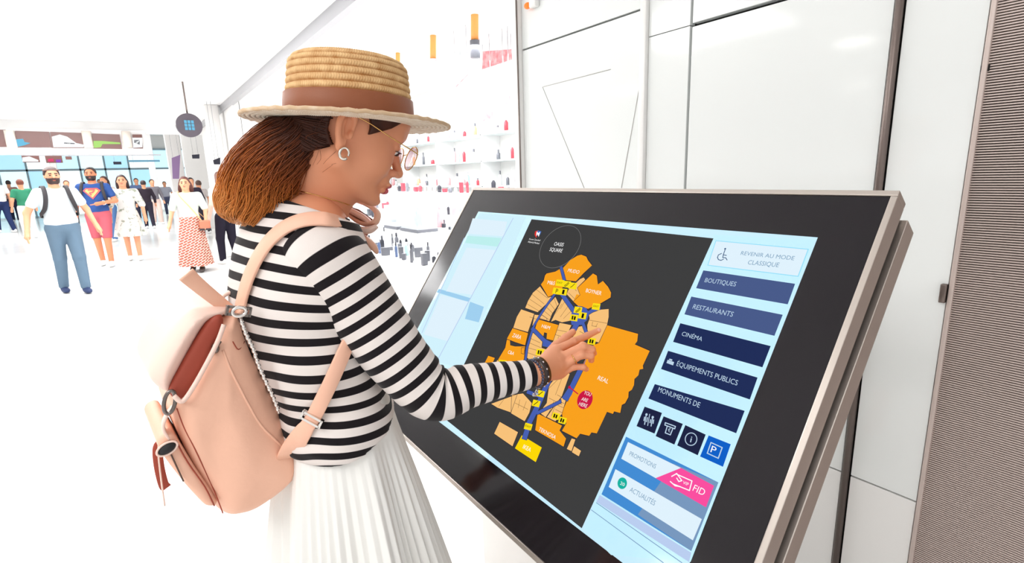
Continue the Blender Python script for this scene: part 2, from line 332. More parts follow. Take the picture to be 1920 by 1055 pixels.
# ---- far hall behind the soffit
fh = struct('wall_far', box(-20, 9, 36, 36.2, 0, 8), M['wallw'])
BL = [mat('far_glass_%d' % i, c_, .2, emit=c_, es=.75) for i, c_ in enumerate(((190, 228, 240), (214, 238, 244), (165, 210, 228), (228, 240, 240)))]
n_ = 0
for i in range(13):
    x0 = -10.5+i*1.05
    fr = obj('window_%d' % (i+1), merge(box(x0, x0+.08, 35.86, 36, 0, 3.5), box(x0, x0+1.05, 35.86, 36, 2.35, 2.45), box(x0, x0+1.05, 35.86, 36, 3.4, 3.5)), mat('far_mullion', (150, 170, 180), .5), None, smooth=False, kind='structure')
    obj('pane', box(x0+.08, x0+1.05, 35.9, 35.95, .1, 2.35), BL[i % 4], fr, smooth=False); obj('pane', box(x0+.08, x0+1.05, 35.9, 35.95, 2.45, 3.4), BL[(i+1) % 4], fr, smooth=False)
struct('ceiling_far', box(-22, 9, 16.4, 36, 4.2, 4.3), M['ceiling'])
# columns of the hall
for i, (x, wdt, Y) in enumerate(((345, 16, 19), (425, 16, 12.), (300, 7, 26), (118, 6, 28))):
    p = on_y(x, 400, Y); hw = wdt/2*Y/FPX*1.2
    t = obj('column', box(p[0]-hw, p[0]+hw, Y, Y+2*hw, 0, 4.2 if Y > 16 else ZC, bev=.02), mat('column_white', (240, 238, 236), .5), None, base=(p[0], Y, 0))
    tag(t, ['white square column in the far hall behind the woman in the patterned skirt', 'white column at the shop corner beside the hanging round sign', 'thin white column in front of the blue far windows', 'slim white pole in the far hall between the two bearded men'][i], 'column')
# purple shop banner and dark sign seen past the skirt woman
for pts, Y, m, nm, lb, ct in (([(322, 296), (338, 290), (336, 335), (324, 335)], 18, mat('banner_purple', (150, 120, 165), .6), 'banner', 'purple vertical banner by the hall entrance', 'banner'),
    ([(360, 290), (374, 289), (374, 297), (361, 297)], 17.5, SK, 'small_sign', 'small dark sign high up left of the shop corner', 'sign'),
    ([(400, 300), (413, 295), (413, 308), (402, 308)], 11.5, SK, 'small_sign', 'small dark bracket sign at the shop corner', 'sign')):
    o = obj(nm, poly_y(pts, Y, .06), m, None, smooth=False, base=P2(*pts[0], Y)); tag(o, lb, ct); hang(o, P2(*pts[0], Y)+A(.03, .03, -.02), 4.2 if Y > 16.4 else ZC); hang(o, P2(*pts[1], Y)+A(-.03, .03, -.02), 4.2 if Y > 16.4 else ZC)
# pale illuminated shop front, white
o = struct('wall_back', box(P2(345, 300, 20)[0], 6.5, 20, 20.2, 0, 4.2), M['wallw'])

# ---- cosmetics shop to the right of the corridor
XB = 4.6; YB = 11.0
struct('wall_shop_back', box(XB, XB+.1, yPost-.4, YB, 0, ZC), M['wallw'])
struct('wall_shop_side', box(XW+.12, XB, yPost-.5, yPost-.4, 0, ZC), M['wallw'])
struct('wall_corridor_end', box(XW+.13, XB, YB, YB+.12, 0, ZC), M['wallw'])
struct('wall_corridor', box(XW, XW+.12, YB, 16.2, 0, ZC), M['wallw'])
struct('ceiling_shop', box(XW+.05, XB+.1, yPost-.5, YB, ZC, ZC+.1), M['ceiling'])
PAL = dict(pale=(228, 230, 233), grey=(112, 114, 122), dark=(52, 54, 64), red=(226, 70, 84), pink=(240, 90, 160), teal=(60, 160, 160), rose=(240, 170, 175), blue=(90, 110, 150), amber=(236, 180, 140), mint=(180, 220, 214))
def pm(c): return mat('product_'+c, PAL[c], .35)
def bottle(x, y, z, r, h, c, cap='pale', label=None, group=None):
    z = z+.0012; t = empty('bottle', (x, y, z), label, 'bottle', group)
    obj('glass_body', lathe([(0, 0), (r, 0), (r, h*.62), (r*.45, h*.74), (r*.4, h*.78)], (x, y, z), k=10), pm(c), t)
    obj('cap', lathe([(r*.5, h*.76), (r*.5, h), (0, h)], (x, y, z), k=10), pm(cap), t); return t
def carton(x, y, z, sx, sy, h, c, a=0, label=None, group=None):
    z = z+.0012; ca, sa = math.cos(a), math.sin(a); V, F = box(-sx/2, sx/2, -sy/2, sy/2, 0, h, bev=.003); V = V@np.array([[ca, sa, 0], [-sa, ca, 0], [0, 0, 1]])+A(x, y, z)
    t = obj('carton', (V, F), pm(c), None, smooth=False, base=(x, y, z)); return tag(t, label, 'box', group)
cz = float(on_x(750, 492, XW)[2]); print('counter z', cz)
ct = empty('display_counter', (2.1, 5.5, 0), 'long white display counter at the shop edge crowded with small boxes and testers', 'counter')
obj('counter_body', box(XW+.04, 2.95, yPost+.15, 9.5, 0, cz-.04, bev=.005), M['white'], ct, smooth=False)
obj('counter_top', box(XW, 2.98, yPost+.12, 9.53, cz-.04, cz, bev=.006), M['white'], ct, smooth=False)
obj('raised_riser', box(2.15, 2.9, yPost+.3, 9.3, cz, cz+.16, bev=.004), M['white'], ct, smooth=False)
cols = ['grey', 'grey', 'dark', 'grey', 'pale', 'mint', 'blue', 'dark', 'dark']
used_ = []
for i in range(420):
    y = 3.0+4.6*rng.uniform(0, 1)**1.2; lane = i % 3; x = XW+.07+lane*.13+rng.uniform(0, .05); z = cz
    if lane == 2 and i % 2: x = 2.48+rng.uniform(0, .3); z = cz+.16
    g = 'small testers and boxes on the white shop counter'
    if any((x-a_)**2+(y-b_)**2 < .0085 for a_, b_ in used_): continue
    used_.append((x, y))
    if i % 2: carton(x, y, z, rng.uniform(.025, .06), rng.uniform(.03, .08), rng.uniform(.02, .10), cols[i % 9], rng.uniform(0, 3), 'small '+cols[i % 9].replace('pale', 'white')+' box on the white shop counter', g)
    else: bottle(x, y, z, rng.uniform(.010, .022), rng.uniform(.06, .19), cols[(i*5) % 9], 'dark' if i % 4 else 'pale', 'small '+cols[(i*5) % 9].replace('pale', 'white')+' tester bottle on the white shop counter', g)
# acrylic stand and the coloured items that show over the counter
p = on_z(786, 424, cz+.16); t = bottle(p[0], p[1], cz+.16, .035, float(on_x(786, 382, p[0])[2]-cz-.16), 'teal', 'teal', 'tall teal bottle standing on the shop counter')
for x, y, y0, c_, lb in ((800, 425, 403, 'pink', 'bright pink bottle on the counter right of the teal bottle, left of its pair'), (811, 425, 398, 'pink', 'bright pink bottle on the counter, right one of the pair'), (826, 427, 380, 'rose', 'slim rose bottle on the counter right of the pink pair')):
    p = on_z(x, 426, cz+.16); bottle(p[0], p[1], cz+.16, .034, float(on_x(x, y0, p[0])[2]-cz-.16), c_, c_, lb)
ac = mat('clear_acrylic', (235, 245, 248), .1, alpha=.35)
for i, (xa, xb, ya, lb) in enumerate(((716, 738, 385, 'clear acrylic display case on the counter behind the peach bow'), (745, 776, 380, 'clear acrylic display case on the counter left of the teal bottle'), (836, 856, 388, 'clear acrylic display case on the counter near the screen corner'))):
    a = on_x(xa, 450, 2.1); b = on_x(xb, 450, 2.1); top = on_x(xa, ya, 2.1)[2]
    t = empty('display_case', (2.2, (a[1]+b[1])/2, cz), lb, 'display case')
    obj('acrylic_shell', box(2.15, 2.35, b[1], a[1], cz+.16, top, bev=.004), ac, t, smooth=False)
    obj('case_base', box(2.14, 2.36, b[1]-.01, a[1]+.01, cz+.16, cz+.19), pm('grey'), t, smooth=False)
# wall shelving with bottles
sh = empty('shelf_unit', (XB-.2, 6.2, 0), 'white wall shelving at the back of the bright shop', 'shelf')
zs = [.5, .95, 1.35, 1.72, 2.1]
for z in zs: obj('shelf_board', box(XB-.34, XB, yPost+.2, 10.8, z-.02, z), mat('shelf_grey', (214, 222, 222), .4), sh, smooth=False)
for y in np.linspace(yPost+.2, 10.8, 7): obj('upright', box(XB-.34, XB, y-.015, y+.015, 0, 2.4), M['white'], sh, smooth=False)
cs = ['pale', 'rose', 'pale', 'red', 'mint', 'grey', 'pale', 'amber', 'pale', 'red', 'pale', 'rose']
for k, z in enumerate(zs[2:]):
    for i in range(34):
        y = 4.0+i*.2+rng.uniform(-.04, .04)
        if min(abs(y-u_) for u_ in np.linspace(yPost+.2, 10.8, 7)) < .07: continue
        bottle(XB-.2+rng.uniform(-.06, .06), y, z, rng.uniform(.02, .036), rng.uniform(.1, .24), cs[(i*7+k*5) % 12], 'pale' if i % 3 else 'grey', cs[(i*7+k*5) % 12].replace('pale', 'white')+' perfume bottle on the '+['lowest', 'middle', 'top'][k]+' visible wall shelf of the shop', 'bottles on the shop wall shelves')
# centre gondola with red goods
gd = empty('display_table', (3.2, 5.6, 0), 'low white gondola in the shop stacked with red and grey goods', 'display table')
obj('table_body', box(3.0, 3.5, 4.2, 8.8, 0, 1.05, bev=.01), M['white'], gd, smooth=False); obj('table_riser', box(3.2, 3.5, 4.3, 8.7, 1.05, 1.3, bev=.005), M['white'], gd, smooth=False)
cs = ['red', 'rose', 'pale', 'red', 'grey', 'rose', 'pale', 'red', 'dark']
for i in range(60):
    y = 4.35+i*.072; r2 = i % 2; x = 3.09 if r2 else 3.33; z = 1.05 if r2 else 1.3
    if i % 3: bottle(x, y, z, rng.uniform(.018, .03), rng.uniform(.08, .2), cs[i % 9], 'pale', cs[i % 9].replace('pale', 'white')+' bottle on the '+('front' if r2 else 'rear')+' level of the shop gondola', 'goods on the low shop gondola')
    else: carton(x, y, z, .05, .05, rng.uniform(.05, .14), cs[(i*2) % 9], rng.uniform(0, 1), cs[(i*2) % 9].replace('pale', 'white')+' carton on the '+('front' if r2 else 'rear')+' level of the shop gondola', 'goods on the low shop gondola')
# hanging red posters and orange pendant lamps
for i, (pts, X, lb) in enumerate((([(854, 127), (876, 116), (876, 140), (854, 163)], 3.0, 'tilted red poster hanging in the shop'), ([(905, 96), (958, 92), (960, 138), (903, 146)], 3.6, 'pale red poster hanging in the shop by the wall post'), ([(904, 215), (922, 210), (922, 220), (905, 227)], 3.4, 'small red price sign under the hanging shelf line'), ([(945, 182), (955, 180), (955, 194), (947, 195)], 3.4, 'tiny red price sign high by the shop post'))):
    P = [on_x(x, y, X) for x, y in pts]; o = obj('poster', extrude(P, (.01, 0, 0)), mat('poster_red', (236, 120, 126), .6, var=(14, (236, 170, 172))), None, smooth=False, base=P[0]); tag(o, lb, 'poster'); hang(o, P[0], ZC); hang(o, P[1], ZC)
p0 = on_x(868, 216, 3.5); p1 = on_x(955, 200, 3.5); t = obj('hanging_rail', tube([p0, p1], .016, 8), mat('rail_grey', (190, 205, 205), .4, .3), None, base=p0); tag(t, 'thin grey rail across the bright shop behind the hat', 'rail')
obj('suspension_wire', tube([p0, A(p0[0], p0[1], ZC)], .003, 5), M['trim'], t); obj('suspension_wire', tube([p1, A(p1[0], p1[1], ZC)], .003, 5), M['trim'], t)
for i, (x, y0, y1, al_) in enumerate(((890, 5, 75, 'nearest and largest'), (812, 55, 110, 'second from the post'), (746, 92, 128, 'third and palest, just right of the hat'))):
    a = on_x(x, y0, 2.9); b = on_x(x, y1, 2.9); r = .5*(24-5*i)*((a-EYE)@cF)/FPX*.62
    t = empty('pendant_lamp', a, 'orange tube pendant lamp in the shop, '+al_, 'lamp')
    obj('shade', tube([a, b], r, 16), mat('pendant_orange', (240, 160, 84), .4, emit=(255, 150, 60), es=.12), t)
    obj('lower_cylinder', tube([b-A(0, 0, .005), b-A(0, 0, (a-b)[2]*.5)], r*1.3, 16), pm('grey' if i == 0 else 'pale'), t)
    obj('cord', tube([a, A(a[0], a[1], ZC)], .004, 6), M['trim'], t)
# ------------------------------------------------------------------ touch-screen kiosk
DK = .90
kT = A(math.sin(TILT), 0, math.cos(TILT)); kN = A(-math.cos(TILT), 0, math.sin(TILT)); kU = A(0, -1, 0); K0 = EYE-kN*DK
def KP(Y, v, h=0): return K0+A(0, Y, 0)+kT*v+kN*h
def scr(x, y, h=0): return on_plane(x, y, K0+kN*h, kN)
GY0, GY1, GV0, GV1 = .340, 1.700, -.308, .558
DY0, DY1, DV0, DV1 = .430, 1.592, -.214, .468
kio = empty('touch_screen_kiosk', (1.0, 1.0, 0), 'large tilted touch screen kiosk with black bezel showing a mall map', 'kiosk')
def kbox(Y0, Y1, v0, v1, h0, h1, bev=0): return obox(K0, A(0, 1, 0), kT, kN, (Y0, Y1), (v0, v1), (h0, h1), bev)
fw = .011
gl = obj('front_glass', kbox(GY0, GY1, GV0, GV1, -.012, -.0005, .0015), M['glass'], kio, smooth=False)
def frame4(a, b, h0, h1, bev=.0015):
    return merge(kbox(GY0-b, GY1+b, GV1+a, GV1+b, h0, h1, bev), kbox(GY0-b, GY1+b, GV0-b, GV0-a, h0, h1, bev), kbox(GY0-b, GY0-a, GV0-a, GV1+a, h0, h1, bev), kbox(GY1+a, GY1+b, GV0-a, GV1+a, h0, h1, bev))
obj('metal_frame', frame4(.0, fw, -.042, .002), M['steel'], kio, smooth=False)
obj('back_housing', kbox(GY0+.01, GY1-.01, GV0+.01, GV1-.01, -.075, -.013), M['black'], kio, smooth=False)
obj('rear_frame', merge(kbox(GY0-.016, GY1+.016, GV0+.0, GV1-.010, -.108, -.062, .0015)), M['steel'], kio, smooth=False)
obj('pedestal', box(.9, 1.3, .85, 1.5, 0, .62, bev=.01), mat('pedestal_white', (240, 238, 235), .35), kio, smooth=False)
obj('base_plate', box(.82, 1.38, .8, 1.56, 0, .03, bev=.006), M['panel2'], kio, smooth=False)
obj('support_neck', extrude([A(.96, .9, .6), A(1.28, .9, .6), KP(0, .15, -.1)*A(1, 0, 1)+A(0, .9, 0), KP(0, -.18, -.1)*A(1, 0, 1)+A(0, .9, 0)], (0, .55, 0)), mat('pedestal_white', (240, 238, 235), .35), kio, smooth=False)
# lit display
LB = mat('display_backlight', (8, 8, 10), .1, emit=(196, 234, 252), es=1.02*SCR)
dis = obj('display', kbox(DY0, DY1, DV0, DV1, -.0004, .0002), LB, kio, smooth=False)
HL = [0.0006]
def flat(name, pts, m, h=None, parent=dis, pxl=True, lab=None, th=.0004):
    P = np.array([scr(x, y) for x, y in pts]) if pxl else np.array(pts)
    h = HL[0] if h is None else h
    return obj(name, extrude(P+kN*(h-th), kN*th), m, parent, smooth=False, label=lab)
def flats(name, polys, m, h, parent=dis, th=.0003, lab=None):
    return obj(name, merge(*[extrude(np.array([scr(x, y) for x, y in p])+kN*(h-th), kN*th) for p in polys]), m, parent, smooth=False, label=lab)
def line(p, w, closed=False):                # stroke as quads on the panel, w in metres
    P = [scr(*q) for q in p]; out = []
    if closed: P = P+[P[0]]
    for a, b in zip(P[:-1], P[1:]):
        d = unit(b-a); s = np.cross(kN, d)*w/2; e = d*w*.35; out.append([a-s-e, b-s+e, b+s+e, a+s-e])
    return out
def strokes(name, lst, w, m, h, closed=False, lab=None):
    Q = [q for l in lst for q in line(l, w, closed)]
    return obj(name, merge(*[extrude(np.array(q)+kN*(h-.0003), kN*.0003) for q in Q]), m, dis, smooth=False, label=lab)
def label3(name, s, p0, p1, pt_, m, h):
    a, b, c_ = scr(*p0), scr(*p1), scr(*pt_); V, F = place_text(s, a, b, c_, kN, h); return obj(name, (V, F), m, dis, smooth=False)
def z4(x, y): return (860+x/3.296, 400+y/3.296)
def z5(x, y): return (860+x/3.296, 640+y/3.296)
def z6(x, y): return (1080+x/3.102, 420+y/3.102)
def z7(x, y): return (1060+x/3.15, 720+y/3.15)
def z8(x, y): return (740+x/3.104, 340+y/3.104)
S = {k: screen_mat('screen_'+k, v) for k, v in dict(dark=(61, 61, 61), orange=(249, 161, 27), beige=(248, 194, 122), blue=(72, 96, 178), yellow=(250, 224, 22), ikea=(254, 216, 0), line=(38, 40, 52), thin=(120, 92, 58), white=(255, 255, 255), ring=(128, 128, 128), crimson=(203, 20, 68),
    navy=(30, 44, 88), navy2=(72, 90, 138), navy3=(28, 34, 66), teal=(20, 178, 160), pink=(250, 78, 160), icon=(190, 214, 235), paleb=(224, 242, 253), aqua=(190, 240, 238), sky=(160, 208, 240), blue2=(66, 140, 212), grey=(120, 152, 190), txt=(125, 160, 190), ice=(210, 242, 253), cyan=(150, 225, 250), bluep=(10, 96, 200), blk=(12, 12, 10), lgrey=(186, 206, 240)).items()}
# left column of pale boxes
flats('left_panel', [[(900, 399), (986, 406), (866, 690), (762, 664)]], S['ice'], .0005)
flats('left_tile', [[z8(455, 215), z8(655, 235), z8(635, 320), z8(425, 305)], [z8(420, 385), z8(590, 400), z8(455, 660), z8(300, 640)], [z8(270, 660), z8(430, 700), z8(310, 930), z8(170, 890)]], S['paleb'], .0007)
flats('left_bar', [[z8(425, 316), z8(622, 330), z8(600, 380), z8(412, 358)]], S['aqua'], .0007); flats('left_bar', [[z8(258, 625), z8(445, 680), z8(430, 702), z8(245, 645)], [z8(440, 700), z8(520, 730), z8(490, 820), z8(410, 800)]], S['sky'], .0007)
strokes('left_rule', [[z8(690, 215), z8(250, 1040)], [z8(405, 330), z8(160, 880)]], .0035, S['lgrey'], .0008)
# map panel
flats('map_panel', [[(997, 411), (1338, 447), (1091, 990), (866, 693), (856, 680)][:1]+[(1338, 447), (1091, 990), (827, 779), (855, 716)]], S['dark'], .0007)
ORN = [[z4(*p) for p in q] for q in (
    [(645, 340), (690, 290), (735, 262), (760, 256), (790, 268), (800, 290), (825, 322), (775, 368), (725, 420), (660, 412)],
    [(545, 372), (600, 360), (625, 345), (655, 415), (640, 470), (600, 482), (590, 500), (555, 517), (510, 440), (528, 415), (535, 385)],
    [(832, 372), (855, 385), (862, 440), (893, 418), (925, 455), (943, 490), (940, 520), (880, 555), (800, 590), (765, 575), (740, 572), (710, 545), (730, 500), (752, 505), (735, 462)],
    [(492, 655), (618, 690), (585, 785), (545, 775), (548, 740), (530, 735), (522, 770), (475, 710)],
    [(335, 710), (430, 740), (412, 815), (350, 795), (300, 775)],
    [(300, 780), (318, 785), (320, 815), (350, 822), (412, 822), (405, 900), (380, 930), (300, 940), (245, 905), (290, 830)],
    [(185, 880), (225, 893), (195, 960), (150, 975), (155, 940)])]
ORN.append([z4(920, 692), z4(1110, 745), z4(1105, 790), z4(1090, 810), z4(1182, 850), z4(1140, 940), z4(1142, 960), z4(1120, 965), z4(1112, 1000), z5(1088, 232), z5(1085, 270), z5(1072, 298), z5(1052, 312), z5(1050, 345), z5(1030, 382), z5(1010, 392), z5(1000, 442), z5(962, 432), z5(955, 448), z5(918, 435), z5(855, 568), z5(822, 562), z5(808, 583), z5(752, 570), z5(730, 598), z5(640, 552), z5(668, 505), z5(645, 480), z5(640, 440), z5(700, 300), z5(780, 120), z4(835, 815), z4(870, 800)])
ORN.append([z5(490, 445), z5(540, 470), z5(640, 520), z5(625, 550), z5(665, 600), z5(650, 650), z5(475, 548)])
flats('store_block_edge', [[(c[0]+(p[0]-c[0])*1.0+(1.1 if p[0] > c[0] else -1.1), p[1]+(1.1 if p[1] > c[1] else -1.1)) for p in q] for q in ORN for c in [np.mean(q, 0)]], S['line'], .00095)
for q in ORN: flats('store_block', [q], S['orange'], .0012)
BG = [[z4(*p) for p in q] for q in (
    [(505, 450), (555, 520), (592, 508), (545, 560), (490, 612), (412, 585), (430, 540), (460, 490)],
    [(600, 515), (622, 560), (580, 620), (562, 668), (490, 645), (520, 600)],
    [(752, 405), (775, 395), (785, 410), (735, 460), (752, 505), (710, 545), (668, 500), (680, 470)],
    [(650, 505), (712, 605), (690, 665), (640, 675), (600, 660), (570, 672), (625, 560)],
    [(388, 592), (470, 620), (430, 735), (338, 708), (360, 640)], [(470, 625), (520, 630), (548, 650), (545, 665), (492, 650), (455, 700)],
    [(625, 675), (700, 690), (650, 800), (560, 1000), (520, 960), (585, 790)],
    [(455, 730), (520, 790), (515, 830), (545, 840), (500, 900), (440, 905), (420, 890), (432, 810)],
    [(390, 830), (412, 830), (405, 870), (388, 865)], [(240, 905), (262, 915), (235, 955), (215, 955)],
    [(800, 600), (930, 590), (930, 640), (920, 690), (868, 800), (800, 780), (795, 690), (810, 650)],
    [(742, 700), (765, 695), (795, 745), (740, 790), (700, 770)])]+[[z5(*p) for p in q] for q in (
    [(560, 270), (640, 180), (690, 200), (640, 340), (560, 440), (540, 470), (500, 440), (545, 380)],
    [(640, 345), (668, 355), (640, 450), (600, 495), (545, 468), (600, 390)],
    [(330, 330), (400, 320), (455, 380), (440, 440), (410, 495), (325, 445)], [(200, 385), (365, 325), (325, 440), (240, 410)],
    [(255, 495), (370, 560), (335, 650), (220, 570)], [(700, 597), (725, 605), (700, 680), (668, 665)], [(715, 645), (760, 675), (745, 712), (700, 685)])]
for q in BG: flats('shop_unit', [q], S['beige'], .00105)
for q in BG: strokes('unit_outline', [q], .0011, S['line'], .0013, closed=True)
L4 = [[(480, 470), (552, 525)], [(455, 500), (530, 560)], [(440, 530), (515, 580)], [(425, 560), (500, 605)], [(590, 520), (615, 590)], [(560, 550), (600, 600)], [(540, 575), (585, 620)], [(525, 600), (575, 640)], [(510, 625), (565, 660)],
      [(690, 440), (730, 480)], [(680, 490), (720, 530)], [(660, 540), (630, 590)], [(680, 570), (630, 640)], [(700, 600), (650, 650)], [(640, 560), (600, 620)], [(440, 640), (500, 660)], [(440, 770), (505, 800)], [(438, 800), (510, 830)], [(430, 830), (530, 860)], [(425, 860), (510, 890)],
      [(610, 720), (680, 735)], [(600, 750), (670, 770)], [(590, 790), (645, 800)], [(620, 760), (610, 790)], [(810, 660), (920, 680)], [(830, 670), (825, 695)], [(825, 695), (855, 700)], [(860, 680), (850, 700)], [(750, 730), (790, 750)], [(740, 760), (780, 770)]]
L5 = [[(650, 200), (600, 330)], [(560, 350), (640, 390)], [(610, 330), (640, 345)], [(590, 370), (560, 440)], [(625, 370), (655, 385)], [(615, 395), (650, 410)], [(600, 420), (640, 440)], [(350, 380), (430, 420)], [(380, 360), (370, 410)], [(420, 370), (400, 425)], [(250, 400), (280, 360)], [(560, 290), (640, 210)], [(605, 380), (575, 460)]]
strokes('unit_divider', [[z4(*p) for p in l] for l in L4]+[[z5(*p) for p in l] for l in L5], .0009, S['thin'], .0012)
def corr(name, lst, w): strokes(name, lst, w+.0022, S['line'], .0013); strokes(name, lst, w, S['blue'], .0015)
corr('corridor', [[z4(635, 335), z4(655, 412)]], .0085); corr('corridor', [[z4(595, 500), z4(545, 570), z4(505, 630), z4(470, 690), z4(445, 760), z4(425, 830), z4(415, 905)]], .0075)
corr('corridor', [[z4(640, 500), z4(712, 602)]], .011); corr('corridor', [[z4(458, 712), z4(500, 755), z4(550, 805)]], .010); corr('corridor', [[z4(770, 635), z4(830, 600), z4(870, 585)]], .010); corr('corridor', [[z4(770, 680), z4(800, 760)]], .008)
corr('corridor', [[z5(490, 442), z5(630, 372)]], .008); corr('corridor', [[z5(430, 312), z5(520, 345)]], .009)
flats('corridor', [[z4(740, 572), z4(790, 585), z4(808, 620), z4(795, 660), z4(760, 690), z4(700, 690), z4(692, 640), z4(710, 590)]], S['blue'], .00152); corr('corridor', [[z4(735, 680), z4(690, 760), z4(640, 880), z5(585, 190)]], .017)
flats('corridor', [[z5(745, 190), z5(795, 100), z5(700, 330), z5(675, 368), z5(640, 350)]], S['blue'], .0015); flats('corridor', [[z4(525, 770), z4(580, 800), z4(565, 830), z4(520, 820)]], S['blue'], .00155); corr('corridor', [[z5(760, 165), z5(668, 350)]], .015); corr('corridor', [[z5(560, 240), z5(490, 400), z5(440, 500), z5(412, 590)]], .0165)
flats('parking_block', [[z5(392, 580), z5(515, 655), z5(478, 745), z5(350, 660)]], S['ikea'], .0012)
# yellow icons with black glyphs
for i, (c_, kind) in enumerate((((628, 430), 'x'), ((670, 438), 'e'), ((708, 448), 's'), ((608, 480), 'P'), ((648, 485), 'I'), ((740, 597), 'e'), ((768, 632), 'I'), ((715, 645), 'w'), ((852, 576), 'x'), ((825, 790), 'c'), ((505, 858), 'w'), ((272, 925), 'm'))):
    x, y = c_; q = 24; P = [z4(x-q+5, y-q+3), z4(x+q+3, y-q+8), z4(x+q-5, y+q), z4(x-q-4, y+q-7)]; ic = flats('map_icon', [P], S['yellow'], .0018)
    if kind in 'xPI': label3('icon_glyph', {'x': 'EXIT', 'P': 'P', 'I': 'I'}[kind], z4(x-(17 if kind == 'x' else 8), y+(2 if kind == 'x' else 14)), z4(x+(14 if kind == 'x' else 5), y+(8 if kind == 'x' else 17)), z4(x-(14 if kind == 'x' else 1), y-(9 if kind == 'x' else 14)), S['blk'], .0021)
    elif kind in 'es': strokes('icon_glyph', [[z4(x-14, y+10), z4(x-2, y+2), z4(x+12, y-12)]]+([[z4(x-12, y+16), z4(x+2, y+8), z4(x+15, y-6)]] if kind == 'e' else []), .0016, S['blk'], .0021)
    else: flats('icon_glyph', [[z4(x-11, y-12), z4(x-2, y-10), z4(x-7, y+13), z4(x-15, y+11)], [z4(x+3, y-9), z4(x+13, y-6), z4(x+7, y+16), z4(x-2, y+13)]], S['blk'], .0021)
for x, y, kind in ((482, 382, 's'), (603, 460, 'c'), (645, 487, 'w'), (433, 525, 'x'), (510, 322, 's')):
    q = 24; P = [z5(x-q+7, y-q+1), z5(x+q+3, y-q+12), z5(x+q-8, y+q+2), z5(x-q-4, y+q-9)]; flats('map_icon', [P], S['yellow'], .0018)
    if kind == 'x': label3('icon_glyph', 'EXIT', z5(x-18, y), z5(x+13, y+14), z5(x-13, y-12), S['blk'], .0021)
    elif kind == 's': strokes('icon_glyph', [[z5(x-14, y+10), z5(x+12, y-10)]], .0018, S['blk'], .0021)
    else: flats('icon_glyph', [[z5(x-9, y-14), z5(x-1, y-10), z5(x-8, y+13), z5(x-16, y+9)], [z5(x+4, y-8), z5(x+12, y-4), z5(x+5, y+17), z5(x-3, y+13)]], S['blk'], .0021)
# location marker
def disc_px(c_, r, m, h, name, n=40):
    P = scr(*c_); a = np.arange(n)*2*math.pi/n; V = P+np.outer(np.cos(a)*r, kU)+np.outer(np.sin(a)*r, kT); return obj(name, extrude(V+kN*(h-.0003), kN*.0003), m, dis, smooth=False)
disc_px(z5(783, 361), .0212, S['crimson'], .0022, 'location_marker'); disc_px(z5(688, 284), .0036, S['crimson'], .0022, 'location_dot'); strokes('marker_pointer', [[z5(688, 284), z5(740, 325)]], .0026, S['crimson'], .0021)
W = S['white']
for s, a, b, c_ in (('MUDO', z4(676, 362), z4(744, 376), z4(686, 342)), ('M&S', z4(551, 438), z4(595, 445), z4(557, 416)), ('BOYNER', z4(788, 488), z4(883, 508), z4(795, 465)), ('H&M', z4(515, 706), z4(564, 720), z4(522, 685)), ('ZARA', z4(333, 764), z4(385, 780), z4(343, 741)), ('C&A', z4(306, 866), z4(342, 878), z4(314, 846)),
    ('DECATHLON', z4(115, 944), z4(207, 985), z4(124, 927)), ('OASIS', z4(590, 200), z4(648, 207), z4(599, 178)), ('SQUARE', z4(563, 234), z4(640, 244), z4(572, 212)), ('REAL', z5(860, 236), z5(924, 262), z5(872, 212)), ('YOU', z5(776, 326), z5(818, 342), z5(785, 305)), ('ARE', z5(760, 364), z5(797, 377), z5(770, 344)), ('HERE', z5(745, 395), z5(793, 412), z5(755, 374)),
    ('TEKNOSA', z5(497, 550), z5(600, 606), z5(506, 529)), ('IKEA', z5(399, 660), z5(446, 684), z5(409, 636))):
    label3('map_lettering', s, a, b, c_, W, .0025)
label3('map_lettering', 'Forum İstanbul', z4(436, 163), z4(504, 172), z4(440, 154), W, .0012); label3('map_lettering', 'Alışveriş Merkezi', z4(428, 180), z4(498, 191), z4(433, 170), W, .0012)
flats('map_logo', [[z4(474, 112), z4(490, 106), z4(486, 138), z4(480, 152), z4(470, 132)]], screen_mat('logo_red', (220, 50, 45)), .0012); flats('map_logo', [[z4(490, 106), z4(512, 112), z4(504, 132), z4(486, 138)]], screen_mat('logo_blue', (60, 110, 190)), .0012); flats('map_logo', [[z4(484, 112), z4(494, 122), z4(506, 114), z4(496, 145), z4(488, 128), z4(480, 142)]], W, .0014)
cc = scr(*z4(625, 205)); ex = (scr(*z4(745, 150))-scr(*z4(505, 255)))/2; a = np.arange(64)*2*math.pi/64
rx = np.linalg.norm(scr(*z4(748, 190))-scr(*z4(503, 215)))/2; ry = np.linalg.norm(scr(*z4(700, 76))-scr(*z4(560, 333)))/2
obj('map_circle', tube(np.vstack([cc+kU*rx*math.cos(t)+kT*ry*math.sin(t)+kN*.0012 for t in np.append(a, [0])]), .00045, 6, caps=False), S['ring'], dis)
